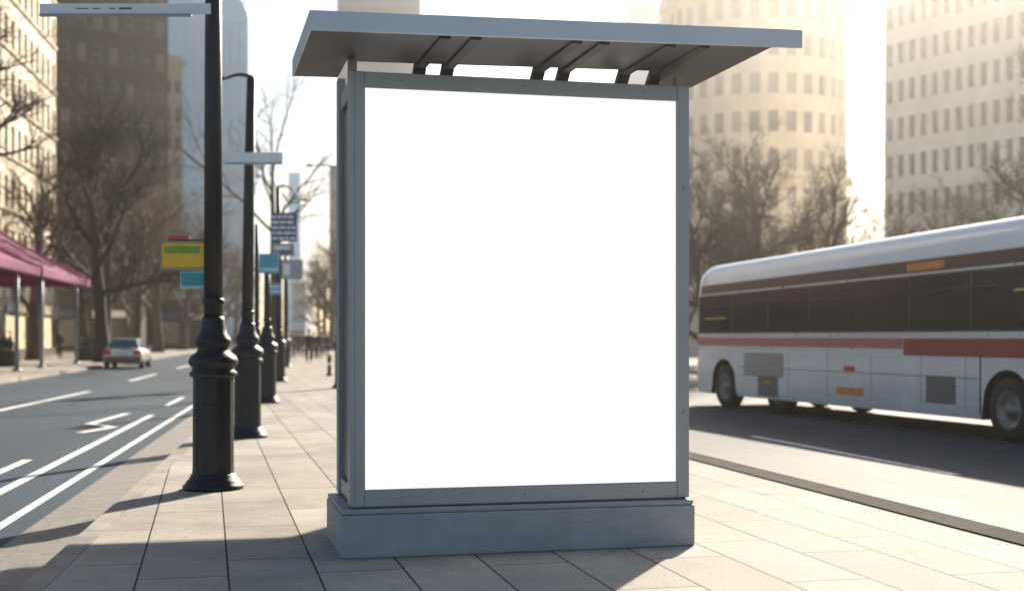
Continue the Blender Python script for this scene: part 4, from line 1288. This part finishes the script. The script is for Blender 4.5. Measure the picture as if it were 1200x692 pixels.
def person(loc, rz, h, stride, coat, trousers, hair, label, group, arm=0.0, long_coat=False):
    "figure facing local -y, walking with the given stride"
    t = thing('person', label, 'person', loc, rz, group)
    k = h / 1.75
    def V(x, y, z): return (x * k, y * k, z * k)
    hip, sh = .93, 1.43
    fl, fr = -stride, stride
    ll = [V(-.10, 0, .90), V(-.105, fl * .5 - .02, .50), V(-.105, fl, .09)]
    rl = [V(.10, 0, .90), V(.105, fr * .5 - .03, .50), V(.105, fr, .10)]
    la = [V(-.165, 0, 1.39), V(-.215, arm * .4 + .02, 1.13), V(-.215, fr * .45 - .06, .88)]
    ra = [V(.165, 0, 1.39), V(.215, -arm * .4 + .02, 1.13), V(.215, fl * .45 - .06, .88)]
    body = [([V(0, 0, .95), V(0, 0, 1.15), V(0, .01, 1.36), V(0, 0, 1.48), V(0, -.01, 1.56), V(0, -.015, 1.66), V(0, -.01, 1.74)],
             [(.105 * k, .07 * k), (.10 * k, .07 * k), (.10 * k, .07 * k), .05 * k, .052 * k, .085 * k, .05 * k], None),
            (ll, [.085 * k, .058 * k, .04 * k], 0), (rl, [.085 * k, .058 * k, .04 * k], 0),
            (la, [.035 * k, .032 * k, .026 * k], 2), (ra, [.035 * k, .032 * k, .026 * k], 2)]
    me = skin_mesh(body)
    m = MB()
    m.v = [tuple(v.co) for v in me.vertices]
    m.f = [tuple(p.vertices) for p in me.polygons]; m.mi = [0] * len(m.f); m.sm = [True] * len(m.f)
    # hands, nose, eyes, ears
    for s, a in ((-1, la), (1, ra)):
        w_ = Vector(a[2]); dd = (Vector(a[2]) - Vector(a[1])).normalized()
        m.ball(w_ + dd * .045 * k, .018 * k, .038 * k, .05 * k, 8, 6)
        for q, (oy, ln) in enumerate(((-.026, .075), (-.009, .085), (.009, .08), (.025, .065))):
            b = w_ + dd * .08 * k + Vector((0, oy * k, 0))
            m.tube([b, b + dd * ln * .55 * k, b + dd * ln * k + Vector((-s * .018 * k, 0, 0))], [.009 * k, .008 * k, .006 * k], 5)
        b = w_ + dd * .03 * k + Vector((0, -.03 * k, 0))
        m.tube([b, b + (dd * .03 + Vector((0, -.03, 0))) * k, b + (dd * .065 + Vector((0, -.035, 0))) * k], [.011 * k, .009 * k, .007 * k], 5)
        m.ball(V(s * .082, .0, 1.645), .012 * k, .022 * k, .032 * k, 6, 5)
    m.tube([V(0, -.085, 1.66), V(0, -.115, 1.63), V(0, -.095, 1.615)], [.010 * k, .016 * k, .012 * k], 6)
    m.build('body', M['skin'], t)
    c = [([V(0, 0, .80 if not long_coat else .55), V(0, 0, .98), V(0, 0, 1.18), V(0, .01, 1.36), V(0, 0, 1.47)],
          [(.18 * k, .14 * k), (.165 * k, .13 * k), (.158 * k, .125 * k), (.165 * k, .125 * k), .075 * k], None),
         (la[:2] + [tuple(Vector(la[1]).lerp(Vector(la[2]), .92))], [.062 * k, .052 * k, .040 * k], 3), (ra[:2] + [tuple(Vector(ra[1]).lerp(Vector(ra[2]), .92))], [.062 * k, .052 * k, .040 * k], 3)]
    me = skin_mesh(c); me.materials.clear(); me.materials.append(coat)
    o = bpy.data.objects.new('coat', me); COL.objects.link(o); o.parent = t
    tr = [([V(0, 0, .97), V(0, 0, .90)], [.14 * k, .13 * k], None), (ll[:2] + [tuple(Vector(ll[1]).lerp(Vector(ll[2]), .95))], [.10 * k, .075 * k, .062 * k], 1), (rl[:2] + [tuple(Vector(rl[1]).lerp(Vector(rl[2]), .95))], [.10 * k, .075 * k, .062 * k], 1)]
    me = skin_mesh(tr); me.materials.clear(); me.materials.append(trousers)
    o = bpy.data.objects.new('trousers', me); COL.objects.link(o); o.parent = t
    for leg in (ll, rl):
        f = leg[2]
        m = MB(); m.ball((f[0], f[1] - .07 * k, .045 * k), .048 * k, .14 * k, .045 * k, 10, 6); m.ball((f[0], f[1], .07 * k), .045 * k, .05 * k, .07 * k, 8, 6)
        m.build('shoe', M['black_plastic'], t)
    m = MB(); m.ball(V(0, .028, 1.70), .096 * k, .092 * k, .080 * k, 12, 8)
    m.build('hair', hair, t)
    return t
GP = 'walkers on the far pavement'
walk = R(8.9)
for px, d, h, rzz, st, coat, tr, lab, lc in [
    (362, 70, 1.78, 0, .24, 'cloth_black', 'cloth_black', 'man in black striding with legs apart in the middle of the walk', False),
    (347, 93, 1.74, 180, .16, 'cloth_navy', 'denim', 'person in a navy coat close to the last lamp post', True),
    (352, 98, 1.70, 180, .20, 'cloth_black', 'cloth_black', 'person in a long black coat just left of the striding man', True),
    (342, 84, 1.78, 0, .12, 'cloth_grey', 'cloth_black', 'person in a grey jacket half hidden by the last lamp post', False),
    (377, 100, 1.75, 180, .20, 'cloth_white', 'cloth_black', 'person in a pale jacket walking away near the shelter', False),
    (383, 92, 1.68, 0, .14, 'cloth_black', 'denim', 'person in a short black jacket next to the shelter edge', False),
    (356, 90, 1.72, 0, .18, 'cloth_grey', 'denim', 'person in a grey coat left behind the striding man', False),
    (368, 82, 1.66, 180, .2, 'cloth_black', 'cloth_black', 'short person in black close right of the striding man', True),
    (374, 79, 1.74, 0, .2, 'cloth_black', 'denim', 'person in a black jacket and dark jeans in the right half of the walk', False),
    (380, 118, 1.76, 180, .2, 'cloth_black', 'cloth_grey', 'far person in black with grey trousers near the shelter edge', False),
    ]:
    person(at(px, d), walk + R(rzz), h, st, M[coat], M[tr], M['hair'], lab, GP, 0.1, lc)
for px, d, h, rzz, coat, lab in [(70, 84, 1.75, 40, 'cloth_black', 'person in black standing under the magenta awning by the grey post'),
                                 (12, 80, 1.72, 90, 'cloth_brown', 'person in a brown jacket by the lit shop window at the left edge'),
                                 (48, 88, 1.70, -60, 'cloth_navy', 'person in navy in front of the lit shopfront')]:
    person(at(px, d), R(rzz), h, .06, M[coat], M['denim'], M['hair'], lab, 'people by the shops', 0.05)

# planter at the left edge, under the awning
def planter(px, d, label):
    t = thing('planter', label, 'planter', at(px, d), R(9))
    m = MB(); m.add([(-.55, -.4, .0), (.55, -.4, .0), (.55, .4, .0), (-.55, .4, .0), (-.65, -.48, .8), (.65, -.48, .8), (.65, .48, .8), (-.65, .48, .8)],
                    [(3, 2, 1, 0), (0, 1, 5, 4), (1, 2, 6, 5), (2, 3, 7, 6), (3, 0, 4, 7), (4, 5, 6, 7)]); m.build('box', M['shop_dark'], t, .02)
    rg = random.Random(int(px) + 50); m = MB()
    for k in range(260):
        a = rg.uniform(0, 6.28); r = rg.uniform(0, .55); c = Vector((r * math.cos(a), r * .75 * math.sin(a), .84 + rg.uniform(0, .55) * (1 - r)))
        u = Vector((rg.gauss(0, 1), rg.gauss(0, 1), rg.gauss(0, 1))).normalized() * .09; v = u.orthogonal().normalized() * .045
        m.face([c - u, c - v, c + u, c + v])
    m.build('shrub', M['leaf'], t)
planter(6, 62, 'dark planter box with a low evergreen shrub at the left edge under the awning')
planter(101, 76, 'dark planter box with a low shrub between the awning tip and the tall tree')

# bollard by the shelter
t = thing('bollard', 'small dark bollard on the bright walk beside the shelter edge', 'bollard', at(386, 48))
m = MB(); m.lathe([(.13, 0), (.13, .05), (.075, .1), (.065, .55), (.09, .58), (.09, .62), (.06, .68), (.075, .74), (.03, .80)], 14); m.build('post', M['iron'], t)
m = MB(); m.lathe([(.070, .40), (.074, .405), (.074, .475), (.068, .48)], 14); m.build('band', M['white_sign'], t)

# ------------------------------------------------------------------ haze
def haze():
    m = bpy.data.materials.new('street haze'); m.use_nodes = True
    n, L = m.node_tree.nodes, m.node_tree.links
    for x in list(n):
        if x.type == 'BSDF_PRINCIPLED': n.remove(x)
    v = n.new('ShaderNodeVolumePrincipled')
    v.inputs['Color'].default_value = (1.0, 0.96, 0.90, 1)
    v.inputs['Density'].default_value = HAZE_DENSITY
    v.inputs['Anisotropy'].default_value = 0.90
    L.new(v.outputs[0], n['Material Output'].inputs['Volume'])
    b = MB(); b.box(-420, -70, -1.2, 420, 620, 72)
    tag(b.build('haze', m), kind='stuff')
haze()
